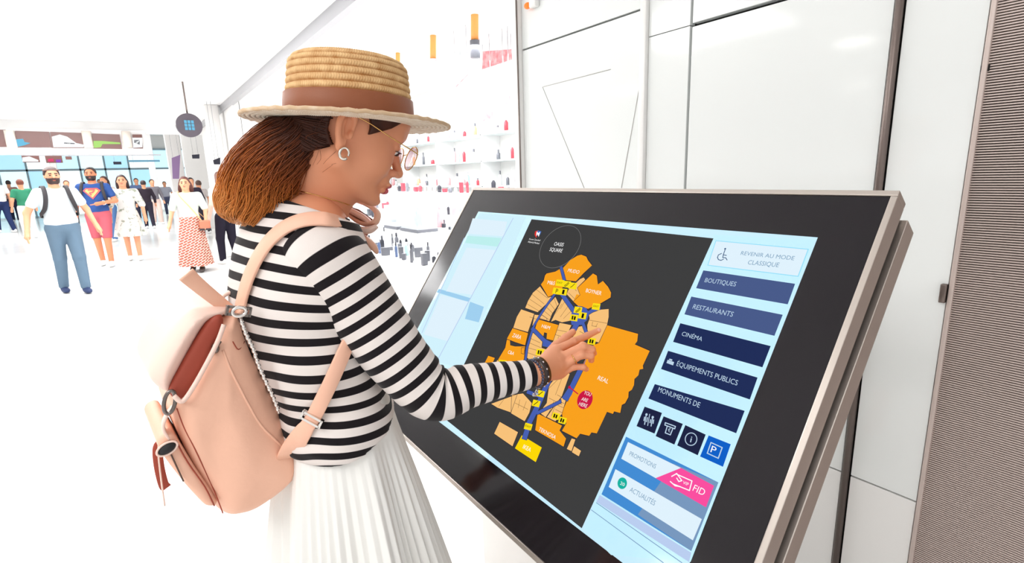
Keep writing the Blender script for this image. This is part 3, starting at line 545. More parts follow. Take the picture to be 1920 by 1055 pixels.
# right-hand menu
flats('menu_background', [[(1339, 440), (1528, 450), (1295, 1053), (1146, 1040), (1096, 990)]], mat('menu_backlight', (8, 8, 10), .1, emit=(192, 236, 252), es=1.02*SCR), .0006)
def ht(p): return p
flats('menu_button_light', [[z6(815, 98), z6(1352, 148), z6(1293, 305), z6(768, 240)]], S['paleb'], .0010); strokes('button_outline', [[z6(815, 98), z6(1352, 148), z6(1293, 305), z6(768, 240)]], .0016, S['cyan'], .0012, closed=True)
label3('button_text', 'REVENIR AU MODE', z6(958, 180), z6(1268, 212), z6(966, 158), S['txt'], .0013); label3('button_text', 'CLASSIQUE', z6(998, 235), z6(1178, 252), z6(1008, 210), S['txt'], .0013)
wc = S['grey']; strokes('wheelchair_icon', [[z6(868, 152), z6(858, 180), z6(876, 183)], [z6(858, 180), z6(855, 196), z6(872, 197), z6(880, 210)], [z6(848, 172), z6(830, 180), z6(824, 195), z6(830, 208), z6(845, 212), z6(860, 205)]], .0016, screen_mat('screen_slate', (60, 90, 130)), .0013); disc_px(z6(869, 145), .0020, screen_mat('screen_slate', (60, 90, 130)), .0013, 'wheelchair_icon', 12)
BT = [('BOUTIQUES', [(742, 270), (1275, 348), (1232, 467), (700, 373)], (748, 338), (928, 364), (758, 313), 'navy2'), ('RESTAURANTS', [(672, 422), (1203, 528), (1155, 650), (632, 525)], (678, 492), (910, 540), (690, 466), 'navy2'),
      ('CINÉMA', [(608, 577), (1133, 710), (1085, 833), (566, 685)], (614, 648), (732, 682), (624, 625), 'navy'), ('ÉQUIPEMENTS PUBLICS', [(537, 737), (1057, 893), (1012, 1020), (496, 843)], (585, 824), (938, 940), (594, 797), 'navy')]
for s, P, a, b, c_, m in BT: flats('menu_button', [[z6(*p) for p in P]], S[m], .0010); label3('button_text', s, z6(*a), z6(*b), z6(*c_), S['icon'], .0013)
flats('menu_button', [[z7(530, 0), z7(1060, 158), z7(1010, 290), z7(492, 85)]], S['navy'], .0010); label3('button_text', 'MONUMENTS DE', z7(547, 44), z7(792, 140), z7(557, 16), S['icon'], .0013)
flats('case_icon', [[z6(535, 790), z6(572, 803), z6(566, 822), z6(528, 808)], [z6(545, 783), z6(562, 788), z6(560, 796), z6(543, 791)]], S['icon'], .0013)
for P, ic in (([(470, 133), (572, 170), (528, 292), (422, 248)], 0), ([(582, 190), (695, 235), (645, 357), (535, 307)], 1), ([(710, 242), (830, 298), (783, 420), (662, 362)], 2), ([(848, 303), (978, 355), (932, 488), (797, 427)], 3)):
    flats('icon_button', [[z7(*p) for p in P]], S['bluep'] if ic == 3 else S['navy3'], .0010)
I = S['icon']
strokes('restroom_icon', [[z7(500, 178), z7(488, 245)]], .0014, I, .0013); disc_px(z7(481, 180), .0026, I, .0013, 'restroom_icon', 12); disc_px(z7(518, 196), .0026, I, .0013, 'restroom_icon', 12)
strokes('restroom_icon', [[z7(478, 190), z7(470, 238)], [z7(470, 195), z7(466, 215)], [z7(487, 198), z7(482, 222)], [z7(516, 205), z7(508, 248)], [z7(506, 210), z7(502, 228)], [z7(523, 212), z7(520, 232)]], .0020, I, .0013)
strokes('cash_icon', [[z7(592, 228), z7(652, 250), z7(648, 264), z7(590, 242), z7(592, 228)], [z7(604, 248), z7(592, 288), z7(622, 300), z7(638, 260)]], .0018, I, .0013); label3('cash_icon', '€', z7(606, 280), z7(620, 285), z7(612, 258), I, .0013)
def ring_px(c_, r, m, h, name, w=.0008, n=36):
    P = scr(*c_); return obj(name, tube(np.array([P+kU*r*math.cos(t)+kT*r*math.sin(t)+kN*h for t in np.linspace(0, 2*math.pi, n)]), w, 6, caps=False), m, dis)
ring_px(z7(744, 325), .0112, I, .0011, 'information_icon'); label3('information_icon', 'i', z7(738, 342), z7(745, 345), z7(746, 306), I, .0013)
strokes('parking_icon', [[z7(862, 345), z7(928, 375), z7(905, 438), z7(840, 408)]], .0018, I, .0013, closed=True); label3('parking_icon', 'P', z7(858, 400), z7(886, 413), z7(870, 362), W, .0013)
flats('promotion_background', [[z7(360, 310), z7(905, 580), z7(745, 985), z7(215, 650)]], S['blue2'], .0009)
flats('promotion_background', [[z7(640, 470), z7(905, 580), z7(745, 985), z7(430, 770)]], S['grey'], .00095, lab='greyer lower right part of the promotion area')
flats('promotion_banner', [[z7(372, 342), z7(684, 495), z7(535, 555), z7(332, 440)]], S['paleb'], .0011); flats('promotion_banner', [[z7(684, 495), z7(880, 600), z7(832, 727), z7(535, 555)]], S['pink'], .0011, lab='bright pink half of the promotion banner')
label3('banner_text', 'PROMOTIONS', z7(378, 420), z7(532, 500), z7(388, 396), S['txt'], .0014); label3('banner_text', 'FID', z7(752, 628), z7(818, 660), z7(768, 592), W, .0014)
strokes('card_hand_icon', [[z7(655, 530), z7(750, 572), z7(735, 628), z7(640, 590)], [z7(630, 545), z7(660, 528), z7(690, 570), z7(672, 575), z7(660, 555)], [z7(622, 575), z7(650, 600), z7(680, 605)]], .0018, W, .0014); label3('card_hand_icon', 'VIP', z7(695, 588), z7(728, 602), z7(700, 570), W, .0014)
flats('news_banner', [[z7(298, 502), z7(808, 797), z7(755, 922), z7(258, 607)]], S['paleb'], .0011); disc_px(z7(338, 585), .0106, S['teal'], .0013, 'news_badge'); label3('news_badge', '20', z7(325, 592), z7(350, 604), z7(331, 574), W, .0016); label3('banner_text', 'ACTUALITÉS', z7(380, 632), z7(527, 718), z7(392, 606), S['txt'], .0014)
flats('footer_band', [[z7(205, 655), z7(745, 995), z7(732, 1050), z7(185, 695)]], S['lgrey'], .0011)
strokes('footer_rule', [[z7(185, 700), z7(690, 1054)], [z7(155, 742), z7(580, 1054)]], .0012, S['grey'], .0012)
# ------------------------------------------------------------------ the woman at the screen
SK = mat('skin_woman', (226, 154, 118), .48, spec=.35, bump=(60, .08, .002)); SKL = mat('lips', (190, 84, 92), .35)
fr = R(5); WL = A(-math.sin(fr), math.cos(fr), 0); WF = A(math.cos(fr), math.sin(fr), 0); UP = A(0, 0, 1)   # torso: left, forward
WM = np.stack([WF, WL, UP], 1)
N0 = pt(566, 396, 1.0); base = A(N0[0]-.02, N0[1], 0)
wo = empty('person', base, 'woman in straw boater hat and black and white striped top pointing at the screen', 'person')
# head frame
ha = R(-4); hp = R(22)
hL = unit(A(-math.sin(ha), math.cos(ha), .03)); hf0 = unit(np.cross(hL, UP)); hz0 = np.cross(hf0, hL)
hF = hf0*math.cos(hp)-hz0*math.sin(hp); hZ = hf0*math.sin(hp)+hz0*math.cos(hp); HM = np.stack([hF, hL, hZ], 1)
HO = pt(660, 245, .885)+hL*.072; HS = 1.10
def hd(x, y, z): return HO+HM@(A(x, y, z)*HS)
def hr(*r): return A(*r)*HS
lo = HO-A(.22, .17, .26); hi = HO+A(.19, .15, .18)
s = Solid(lo, hi, .0019)
neckb = N0+A(.0, .0, -.03)
s.ell(hd(-.002, 0, .040), hr(.094, .074, .086), HM, 0)
s.ell(hd(.040, 0, -.012), hr(.052, .058, .082), HM, .03)
s.cone(hd(.0, .045, -.045), hd(.066, .016, -.081), .024, .016, .02); s.cone(hd(.0, -.045, -.045), hd(.066, -.016, -.081), .024, .016, .02)
s.ell(hd(.046, .034, -.026), hr(.036, .028, .034), HM, .02); s.ell(hd(.046, -.034, -.026), hr(.036, .028, .034), HM, .02)
s.ell(hd(.066, 0, .048), hr(.037, .052, .034), HM, .03)
s.cone(hd(.088, .022, .026), hd(.082, .042, .022), .008, .007, .016); s.cone(hd(.088, -.022, .026), hd(.082, -.042, .022), .008, .007, .016)
s.ell(hd(.100, .031, .008), hr(.014, .017, .012), HM, .012, 'sub'); s.ell(hd(.100, -.031, .008), hr(.014, .017, .012), HM, .012, 'sub')
s.ell(hd(.080, .031, .007), hr(.0125, .0145, .0120), HM, .003); s.ell(hd(.080, -.031, .007), hr(.0125, .0145, .0120), HM, .003)
s.cone(hd(.090, 0, .014), hd(.1115, 0, -.026), .0075, .0085, .010); s.ell(hd(.1125, 0, -.029), hr(.0095, .0095, .0085), HM, .006)
s.ell(hd(.100, .0115, -.033), hr(.010, .0065, .0065), HM, .006); s.ell(hd(.100, -.0115, -.033), hr(.010, .0065, .0065), HM, .006)
s.ell(hd(.086, 0, -.050), hr(.014, .026, .016), HM, .012)
s.ell(hd(.0975, 0, -.0555), hr(.0075, .020, .0055), HM, .004); s.ell(hd(.0945, 0, -.0665), hr(.0080, .017, .0062), HM, .004)
s.cone(hd(.106, .020, -.0608), hd(.106, -.020, -.0608), .0012, .0012, .003, 'sub'); s.cone(hd(.100, .0245, -.060), hd(.092, .0275, -.057), .003, .002, .004, 'sub'); s.cone(hd(.100, -.0245, -.060), hd(.092, -.0275, -.057), .003, .002, .004, 'sub')
s.ell(hd(.082, 0, -.085), hr(.016, .019, .015), HM, .014); s.ell(hd(.097, 0, -.0785), hr(.008, .018, .006), HM, .008, 'sub')
s.cone(hd(-.02, 0, -.03), neckb+A(.012, 0, 0), .050, .052, .03); s.cone(hd(.015, 0, -.055), neckb+A(.03, 0, 0), .034, .045, .03)
for sg in (1, -1):   # ears
    E_ = lambda x, z, o: hd(-.012+x*.68, sg*(.071+o), z*.88-.008)
    rim = [E_(.012, -.004, .004), E_(.013, .018, .006), E_(.008, .031, .010), E_(-.006, .035, .014), E_(-.018, .027, .017), E_(-.021, .010, .017), E_(-.016, -.006, .014), E_(-.008, -.018, .010)]
    s.ell(E_(-.003, .008, .004), hr(.013, .007, .023), HM, .006); s.chain(catmull(rim, 3), .0042*HS, .003)
    s.ell(E_(-.002, -.022, .008), hr(.008, .005, .012), HM, .005); s.ell(E_(.002, .008, .012), hr(.007, .006, .014), HM, .003, 'sub')
    s.chain(catmull([E_(-.010, .022, .009), E_(-.012, .008, .010), E_(-.006, -.006, .009)], 3), .0032*HS, .003); s.ell(E_(.013, -.002, .008), hr(.004, .004, .007), HM, .003)
HV, HQ = s.mesh()
# torso skin under the shirt down to the hips, and both legs
TC = [(pt(566, 425, 1.0), .075, .130), (pt(562, 480, 1.0), .098, .165), (pt(562, 560, .99), .112, .150), (pt(585, 660, 1.0), .100, .132), (pt(625, 760, 1.02), .100, .130), (pt(645, 850, 1.05), .095, .120)]
s = Solid(base+A(-.3, -.35, -.0), base+A(.32, .35, 1.50), .009)
for c, a, b in TC: s.ell(c, (a*.92, b*.92, .085), WM, .06)
hip = TC[-1][0]; kn = [hip+A(.02, sg*.07, -.42) for sg in (-1, 1)]
for sg, k_ in zip((-1, 1), kn):
    an = A(base[0]+.02+.04*sg, base[1]+sg*.09, .09); s.cone(hip+A(0, sg*.055, -.05), k_, .066, .05, .03); s.cone(k_, an, .052, .036, .02); s.cone(an, an+A(.13, 0, -.055), .036, .028, .02); s.cone(an+A(-.02, 0, -.03), an+A(.0, 0, -.03), .034, .03, .02)
s.cut(lambda x, y, z: -(z-.004)+0*x+0*y)
TV, TQ = s.mesh()
# right arm, bent, and hand with pointing index finger
Rs = pt(620, 494, .92); El = pt(798, 738, .975); Wr = scr(1010, 697, .150)
LSh = N0+WL*.16+A(0, 0, -.055); LE = LSh+WL*.0+A(.13, 0, -.25); LW = LE+A(.0, .0, -.25)
s = Solid(np.minimum(Rs, Wr)-.10, np.maximum(Rs, scr(1126, 617, 0))+.10, .004)
s.cone(Rs, El, .045, .038, .02); s.cone(El, El*.6+Wr*.4, .038, .034, .02); s.cone(El*.6+Wr*.4, Wr, .034, .0225, .02)
s.cut(lambda x, y, z: (x-Wr[0])*unit(Wr-El)[0]+(y-Wr[1])*unit(Wr-El)[1]+(z-Wr[2])*unit(Wr-El)[2]-.004)
AV, AQ = s.mesh()
s = Solid(LSh-.2, LSh+A(.35, .25, .12), .006)
s.lo = np.minimum(LSh, LW)-.1; s = Solid(np.minimum(np.minimum(LSh, LE), LW)-.1, np.maximum(np.maximum(LSh, LE), LW)+.12, .005)
s.cone(LSh, LE, .045, .036, .02); s.cone(LE, LW, .036, .022, .02)
hdv = unit(LW-LE); s.cone(LW, LW+hdv*.07, .020, .028, .012)
for i in range(4): b_ = LW+hdv*.085+WL*(.02-.013*i)+A(0, 0, .004*i); s.chain([b_-hdv*.02, b_+hdv*.02, b_+hdv*.035+A(0, 0, -.016), b_+hdv*.030+A(0, 0, -.036)], [.0095, .009, .008, .007], .006)
s.chain([LW+hdv*.02, LW+hdv*.05+A(.02, -.03, -.01), LW+hdv*.075+A(.03, -.035, -.02)], [.013, .010, .008], .008)
LV, LQ = s.mesh()
fing = dict(index=[(1045, 655, .088), (1076, 640, .058), (1101, 629, .030), (1122, 619, .0095)], middle=[(1054, 669, .086), (1093, 649, .066), (1110, 655, .045), (1113, 662, .028)],
            ring=[(1057, 684, .082), (1090, 665, .064), (1108, 667, .045), (1109, 675, .029)], little=[(1053, 699, .074), (1076, 687, .060), (1094, 688, .045), (1099, 692, .031)], thumb=[(1022, 678, .105), (1042, 650, .070), (1061, 633, .050), (1074, 622, .038)])
FJ = {k: [scr(*p) for p in v] for k, v in fing.items()}
s = Solid(np.minimum(Wr, FJ['little'][3])-.07, np.maximum(Wr, FJ['index'][3])+.06, .00125)
pn = unit(np.cross(FJ['index'][0]-Wr, FJ['little'][0]-Wr)); pn = pn*(1 if pn@(EYE-Wr) > 0 else -1)
aw = unit(El-Wr)
s.cone(Wr+aw*.05, Wr, .026, .0235, .01); 
for k, r0, r1 in (('index', .016, .0115), ('middle', .016, .0118), ('ring', .015, .011), ('little', .0135, .0095)): s.cone(Wr-pn*.003, FJ[k][0]-pn*.002, r0+.003, r1, .016)
s.cone((Wr+FJ['thumb'][0])/2-pn*.004, (FJ['index'][0]+FJ['thumb'][1])/2-pn*.010, .017, .012, .014)
s.cone(Wr*.5+FJ['little'][0]*.5-pn*.010, FJ['little'][0]-pn*.012, .014, .011, .012)
for k, rr_ in (('index', (.0102, .0088, .0078, .0064)), ('middle', (.0104, .0092, .0080, .0070)), ('ring', (.0100, .0086, .0076, .0066)), ('little', (.0086, .0074, .0066, .0058)), ('thumb', (.0135, .0115, .0098, .0078))):
    s.chain(FJ[k], rr_, .0035); s.ell(FJ[k][1], (rr_[1]*1.06,)*3, None, .003)
    if k != 'thumb': s.cone(Wr*.25+FJ[k][0]*.75+pn*.0065, FJ[k][0]+pn*.002, .0042, .0070, .008)
GV, GQ = s.mesh()
def qm(*P):
    V = []; F = []; n = 0
    for v, q_ in P: V.append(v); F.append(q_+n); n += len(v)
    return np.vstack(V), np.vstack(F)
body = obj('body', qm((HV, HQ), (TV, TQ), (AV, AQ), (LV, LQ), (GV, GQ)), SK, wo)
# nails
for k in ('index', 'middle', 'ring', 'little'):
    a, b = FJ[k][2], FJ[k][3]; d = unit(b-a); up_ = pn if k == 'index' else unit(np.cross(d, unit(FJ['index'][0]-FJ['little'][0])))
    up_ = unit(up_-d*(up_@d)); up_ = up_*(1 if up_@(EYE-b) > 0 else -1); sd = np.cross(d, up_); r_ = {'index': .0064, 'middle': .0070, 'ring': .0066, 'little': .0058}[k]
    P = ball((0, 0, 0), (1, 1, 1), 12, 6)[0]; obj('fingernail', (b-d*.001+up_*(r_*.82)+np.outer(P[:, 0]*r_*.9, d)+np.outer(P[:, 1]*r_*.72, sd)+np.outer(P[:, 2]*r_*.28, up_), ball((0, 0, 0), 1, 12, 6)[1]), mat('nail_nude', (236, 178, 160), .2), body)
# lips
for z, hh, x in ((-.0560, .0058, .1005), (-.0668, .0066, .0975)):
    P, F = ball((0, 0, 0), (.0072, .0185, hh), 16, 8); obj('lip', (HO+(HM@((P+A(x, 0, z))*HS).T).T, F), SKL, body)
# eyes, lids lowered, brows, lashes
for sg in (-1, 1):
    obj('eyeball', ball(hd(.0818, sg*.031, .005), .0115*HS, 16, 10), mat('eye_white', (235, 232, 230), .15), body)
    obj('iris', ball(hd(.0892, sg*.031, -.001), .0052*HS, 12, 8), mat('iris_brown', (60, 36, 24), .1), body)
    lp = [hd(.0925-.0045*abs(t)*2-(.006 if t*sg > .3 else 0), sg*.031+t*.026, .0015-.003*abs(t)) for t in np.linspace(-.5, .5, 9)]
    obj('eyelashes', ribbon(np.array(lp)+hF*.003, hZ, .007, .0008), mat('lash_black', (24, 16, 16), .6), body)
    bp_ = [hd(.0975-.010*abs((i/8))**2*1.3, sg*(.014+.034*i/8), .026+.005*math.sin(i/8*2.6)) for i in range(9)]
    obj('eyebrow', tube(bp_, np.linspace(.0028, .0012, 9)*HS, 6), mat('brow_brown', (60, 36, 30), .8), body)
# ---- striped top: torso and sleeves
def stripe_mat():
    m = bpy.data.materials.new('striped_jersey'); m.use_nodes = True; nt = m.node_tree; b = nt.nodes['Principled BSDF']; L_ = nt.links.new
    at = nt.nodes.new('ShaderNodeAttribute'); at.attribute_name = 'stripe'; fr_ = nt.nodes.new('ShaderNodeMath'); fr_.operation = 'FRACT'; L_(at.outputs['Fac'], fr_.inputs[0])
    a = nt.nodes.new('ShaderNodeMath'); a.operation = 'SUBTRACT'; L_(fr_.outputs[0], a.inputs[0]); a.inputs[1].default_value = .5
    ab = nt.nodes.new('ShaderNodeMath'); ab.operation = 'ABSOLUTE'; L_(a.outputs[0], ab.inputs[0])
    r = nt.nodes.new('ShaderNodeValToRGB'); r.color_ramp.elements[0].position = .225; r.color_ramp.elements[1].position = .245
    r.color_ramp.elements[0].color = (*s2l((20, 14, 18)), 1); r.color_ramp.elements[1].color = (*s2l((228, 219, 214)), 1); L_(ab.outputs[0], r.inputs[0]); L_(r.outputs[0], b.inputs['Base Color'])
    b.inputs['Roughness'].default_value = .85; b.inputs['Specular IOR Level'].default_value = .2; b.inputs['Sheen Weight'].default_value = .1
    tc = nt.nodes.new('ShaderNodeTexCoord'); n = nt.nodes.new('ShaderNodeTexNoise'); n.inputs['Scale'].default_value = 900; bp = nt.nodes.new('ShaderNodeBump'); bp.inputs['Strength'].default_value = .2; bp.inputs['Distance'].default_value = .001
    L_(tc.outputs['Object'], n.inputs['Vector']); L_(n.outputs['Fac'], bp.inputs['Height']); L_(bp.outputs['Normal'], b.inputs['Normal']); return m
ST = stripe_mat(); PIT_ = .0292
s = Solid(base+A(-.3, -.3, .85), base+A(.33, .35, 1.52), .0040)
for c, a, b in TC[:-1]: s.ell(c, (a+.006, b+.004, .085), WM, .07)
s.cone(N0+A(-.005, 0, -.075)-WL*.03, Rs+A(0, .015, -.005), .052, .062, .04); s.cone(N0+A(-.005, 0, -.075)+WL*.03, LSh+A(0, -.02, -.02), .052, .055, .04)
for sg, q0 in ((-1, .0), (1, .0)): s.ell(TC[2][0]+WF*.085+WL*sg*.068+A(0, 0, -.005), (.062, .062, .066), WM, .045)
wc_ = TC[4][0]; s.ell(wc_+A(0, 0, -.035), (.114, .142, .055), WM, .03)
nk = N0+A(.012, 0, .0)
def hole(x, y, z):  # neckline: open collar tilted to the front
    n_ = unit(A(.42, -.05, 1)); return (x-nk[0])*n_[0]+(y-nk[1])*n_[1]+(z-nk[2])*n_[2]-.006
s.cut(hole); hemz = float(pt(650, 812, 1.0)[2])
s.cut(lambda x, y, z: (hemz+.0)-z+.34*(x-wc_[0])+.03*(y-wc_[1]))
V, Q = s.mesh()
d_ = V-wc_; up_f = np.clip((V[:, 2]-wc_[2])/.30, 0, 1); low = np.clip(1-(V[:, 2]-hemz)/.22, 0, 1)
wr_ = noise3(V*A(1, 1, 2.2), 34, 3)*.009*low+noise3(V, 26, 5)*.004
nrm = (V-np.stack([np.interp(V[:, 2], [c[0][2] for c in TC[::-1]], [c[0][i] for c in TC[::-1]]) for i in range(2)]+[V[:, 2]], 1)); nrm = nrm/(np.linalg.norm(nrm, axis=1)[:, None]+1e-9)
V = V+nrm*wr_[:, None]
sv = (V[:, 2]+noise3(V*A(1,1,1.4), 20, 9)*(.003+.012*low)+(V-wc_)@WF*(.03+.22*np.clip((V[:, 2]-wc_[2]-.08)/.25, 0, 1)))/PIT_
# sleeve seam lines follow the body stripes
shirt = obj('striped_top', (V, Q), ST, wo, attrs={'stripe': sv})
shirt_bvh = BVHTree.FromPolygons([Vector(v) for v in V], [tuple(int(i) for i in q) for q in Q])
bnd = [nk+A(0, 0, .004)]
def collar():
    n_ = unit(A(.42, -.05, 1)); e1 = unit(np.cross(n_, A(0, 1, 0))); e2 = np.cross(n_, e1); dd_ = (V-nk)@n_-.006; W_ = V[np.abs(dd_) < .006]-nk; an = np.arctan2(W_@e2, W_@e1); rr_ = np.hypot(W_@e2, W_@e1); P = []; last = .07
    for t in np.linspace(-math.pi, math.pi, 56):
        m_ = np.abs((an-t+math.pi) % (2*math.pi)-math.pi) < .09
        last = float(np.median(rr_[m_])) if m_.any() else last; P.append(last)
    P = np.array(P[:-1]); 
    for _ in range(3): P = (np.roll(P, 1)+P*2+np.roll(P, -1))/4
    P = np.append(P, P[0]); return np.array([nk+n_*.006+(e1*math.cos(t)+e2*math.sin(t))*r for t, r in zip(np.linspace(-math.pi, math.pi, 56), P)])
CP = collar(); obj('collar_trim', tube(CP, .0045, 8, caps=False), mat('collar_black', (24, 18, 22), .85), shirt)
def sleeve(P0, rad, name, seed, puck):
    P = catmull(P0, 26); n = len(P); L_ = np.concatenate([[0], np.cumsum(np.linalg.norm(np.diff(P, axis=0), axis=1))]); T, N, Bn = frames(P); k = 72
    tt = np.linspace(0, len(P0)-1, n); r = np.interp(tt, range(len(P0)), [q[0] for q in rad]); rb = np.interp(tt, range(len(P0)), [q[1] for q in rad])
    a = np.arange(k)*2*math.pi/k; V = P[:, None]+N[:, None]*(np.cos(a)[None, :, None]*r[:, None, None])+Bn[:, None]*(np.sin(a)[None, :, None]*rb[:, None, None])
    C_ = np.repeat(P[:, None], k, 1); dr = (V-C_); dr /= np.linalg.norm(dr, axis=2)[..., None]; el = L_[int(puck*(n-1)/(len(P0)-1))]
    u = np.repeat(L_[:, None], k, 1); g = np.exp(-((u-el)/.055)**2)
    wv = noise3(V.reshape(-1, 3), 40, seed).reshape(n, k)*.0026+g*np.sin((u-el)*230+np.cos(a)[None]*1.5)*.0022*(1-np.sin(a)[None])
    V = V+dr*wv[..., None]; F = np.array([(i*k+j, i*k+(j+1) % k, (i+1)*k+(j+1) % k, (i+1)*k+j) for i in range(n-1) for j in range(k)])
    sv = (u+noise3(V.reshape(-1, 3), 22, seed+1).reshape(n, k)*.0025)/.0287+.1
    return V.reshape(-1, 3), F, sv.ravel(), P
n0 = pt(572, 455, .955)
SV_, SF_, ss, SP = sleeve([Rs+(Rs-El)*.10+WL*.02, Rs, Rs*.62+El*.38+A(0, 0, -.004), Rs*.22+El*.78+A(0, 0, -.002), El*.93+Wr*.07+A(0, .0, -.004), El*.62+Wr*.38, El*.3+Wr*.7, Wr+aw*.016], [(.064, .074), (.067, .078), (.065, .067), (.056, .057), (.051, .052), (.042, .043), (.035, .035), (.0285, .0285)], 'r', 11, 4)
slv = obj('sleeve', (SV_, SF_), ST, shirt, attrs={'stripe': ss}); slv_bvh = BVHTree.FromPolygons([Vector(v) for v in SV_], [tuple(int(i) for i in q) for q in SF_])
V2, F2, s2, _ = sleeve([LSh, LSh*.5+LE*.5, LE, LE*.5+LW*.5, LW], [(.06, .066), (.056, .058), (.048, .048), (.038, .038), (.03, .03)], 'l', 21, 2)
obj('sleeve', (V2, F2), ST, shirt, attrs={'stripe': s2})
# ---- pleated skirt
PLm = mat('pleated_cream', (236, 235, 231), .7, spec=.2); sk = []
zt = hemz+.075; prof = [(zt, .098, .130, 0), (hemz, .108, .140, .0), (hemz-.10, .128, .165, .004), (hemz-.22, .150, .190, .008), (hemz-.40, .185, .225, .012), (hemz-.62, .225, .262, .016)]
k = 720; a = np.arange(k)*2*math.pi/k; V = []; nz = 60
for i in range(nz):
    f_ = i/(nz-1)*(len(prof)-1); j = min(int(f_), len(prof)-2); t = f_-j; z, ra, rb, am = [p0*(1-t)+p1*t for p0, p1 in zip(prof[j], prof[j+1])]
    c = A(np.interp(z, [.4, hemz, zt], [wc_[0]+.035, wc_[0]+.010, wc_[0]+.004]), wc_[1]+.01, z)
    saw = np.abs(((a*52/(2*math.pi)+.25*np.sin(a*5)) % 1)-.5)*2; fold = np.sin(a*7+.8)*.010*min(1, i/40)+np.sin(a*11+i*.02)*.006*min(1, i/40)
    w_ = (saw-.5)*am*1.1+fold; V.append(c+np.outer(np.cos(a)*(ra+w_), WF)+np.outer(np.sin(a)*(rb+w_), WL))
V = np.vstack(V); F = np.array([(i*k+(j+1) % k, i*k+j, (i+1)*k+j, (i+1)*k+(j+1) % k) for i in range(nz-1) for j in range(k)])
obj('pleated_skirt', (V, F), PLm, wo)
for sg in (-1, 1):
    an = A(base[0]+.02+.04*sg, base[1]+sg*.09, 0); so = Solid(an+A(-.09, -.06, -.01), an+A(.2, .06, .12), .005)
    so.ell(an+A(.05, 0, .035), (.125, .046, .036), None, 0); so.ell(an+A(-.02, 0, .06), (.05, .042, .045), None, .02); so.cut(lambda x, y, z: .002-z+0*x+0*y)
    obj('shoe', so.mesh(), mat('white_sneaker', (240, 238, 235), .5), wo)
bF = unit(hf0*math.cos(R(3.5))-hz0*math.sin(R(3.5))); bL = unit(hL+A(0, 0, -.02)); bZ = unit(np.cross(bF, bL)); bc = pt(658, 227, .955)
# ---- hair: dark roots, auburn ponytail
def hair_mat(name, c0, c1):
    m = bpy.data.materials.new(name); m.use_nodes = True; nt = m.node_tree; b = nt.nodes['Principled BSDF']; at = nt.nodes.new('ShaderNodeAttribute'); at.attribute_name = 'tone'
    r = nt.nodes.new('ShaderNodeValToRGB'); e = r.color_ramp.elements; e[0].color = (*s2l(c0[0]), 1); e[0].position = 0; e[1].color = (*s2l(c0[-1]), 1); e[1].position = 1
    for i, c in enumerate(c0[1:-1]): q_ = e.new((i+1)/(len(c0)-1)); q_.color = (*s2l(c), 1)
    nt.links.new(at.outputs['Fac'], r.inputs[0]); nt.links.new(r.outputs[0], b.inputs['Base Color']); b.inputs['Roughness'].default_value = .42; b.inputs['Specular IOR Level'].default_value = .25; return m
HMt = hair_mat('auburn_hair', [(44, 22, 16), (78, 38, 22), (146, 74, 28), (204, 122, 52), (222, 154, 88)], None)
tie = pt(548, 232, .965); tl = hd(-.090, .0, -.004)
s = Solid(lo, hi+A(0, 0, .02), .0026)
s.ell(hd(-.010, 0, .046), hr(.098, .0835, .090), HM, 0); s.ell(hd(.02, 0, .02), hr(.055, .0745, .05), HM, .02); s.ell(hd(.045, 0, .05), hr(.062, .079, .045), HM, .02)
s.cone(hd(-.035, 0, -.02), hd(-.040, 0, .005), .058*HS, .05*HS, .03); s.cone(hd(-.030, 0, .0), hd(-.020, 0, -.055), .060*HS, .046*HS, .02)
def face_cut(x, y, z):
    X = x-HO[0]; Y = y-HO[1]; Z = z-HO[2]; q = [(X*HM[0, i]+Y*HM[1, i]+Z*HM[2, i])/HS for i in range(3)]
    # hairline: forehead line, down before the ear, behind the ear and along the nape
    f1 = q[0]-(.062-.55*np.clip(.055-q[2], 0, .10)*1.0+.0*q[1]); f2 = np.where(q[2] < .062, (q[0]-(.034+q[2]*.85)), -1.)
    f3 = (-.038-q[2])+(q[0]+.03)*.75; ear = .030-np.sqrt((q[0]+.006)**2+(q[2]-.004)**2*.62)
    hz_ = (x-bc[0])*bZ[0]+(y-bc[1])*bZ[1]+(z-bc[2])*bZ[2]-.003
    return np.maximum(np.maximum(np.maximum(np.maximum(q[0]-.094, f2), f3), hz_), np.where(np.abs(q[1]) > .05, ear, -1.))
s.cut(face_cut); V, Q = s.mesh()
hair = obj('hair', (V, Q), HMt, wo, attrs={'tone': .05+.10*(noise3(V*A(1, 1, 1), 90, 4)+.5)})
# combed strands over the scalp towards the tie
SVv = []; SFf = []; TN = []; nn_ = 0
hb = BVHTree.FromPolygons([Vector(v) for v in V], [tuple(int(i) for i in q) for q in Q])
def add_strand(P, r, t0, t1):
    global nn_
    P = np.asarray(P); P = P-bZ*np.maximum((P-bc)@bZ+.007, 0)[:, None]
    v, f = tube(P, r, 4, caps=False); SVv.append(v); SFf.append(np.array(f)+nn_); nn_ += len(v); TN.append(np.repeat(np.linspace(t0, t1, len(P)), 4))
idx = rng.integers(0, len(V), 1100)
for i in idx:
    p = V[i]; q = HM.T@(p-HO)/HS
    if q[0] > .022 or q[0] < -.085 or (p-bc)@bZ > -.008: continue
    m1 = p*.5+tl*.5; P = []
    for t in np.linspace(0, 1, 9):
        w_ = p*(1-t)+tl*t; h = hb.find_nearest(Vector(w_+(w_-hd(-.02, 0, .03))*.25)); P.append(np.array(h[0])+np.array(h[1])*.0012)
    P = np.array(P); P = P-bZ*np.maximum((P-bc)@bZ+.006, 0)[:, None]
    add_strand(np.array(P), np.full(9, .0011), .06+rng.uniform(0, .1), .04+rng.uniform(0, .12))
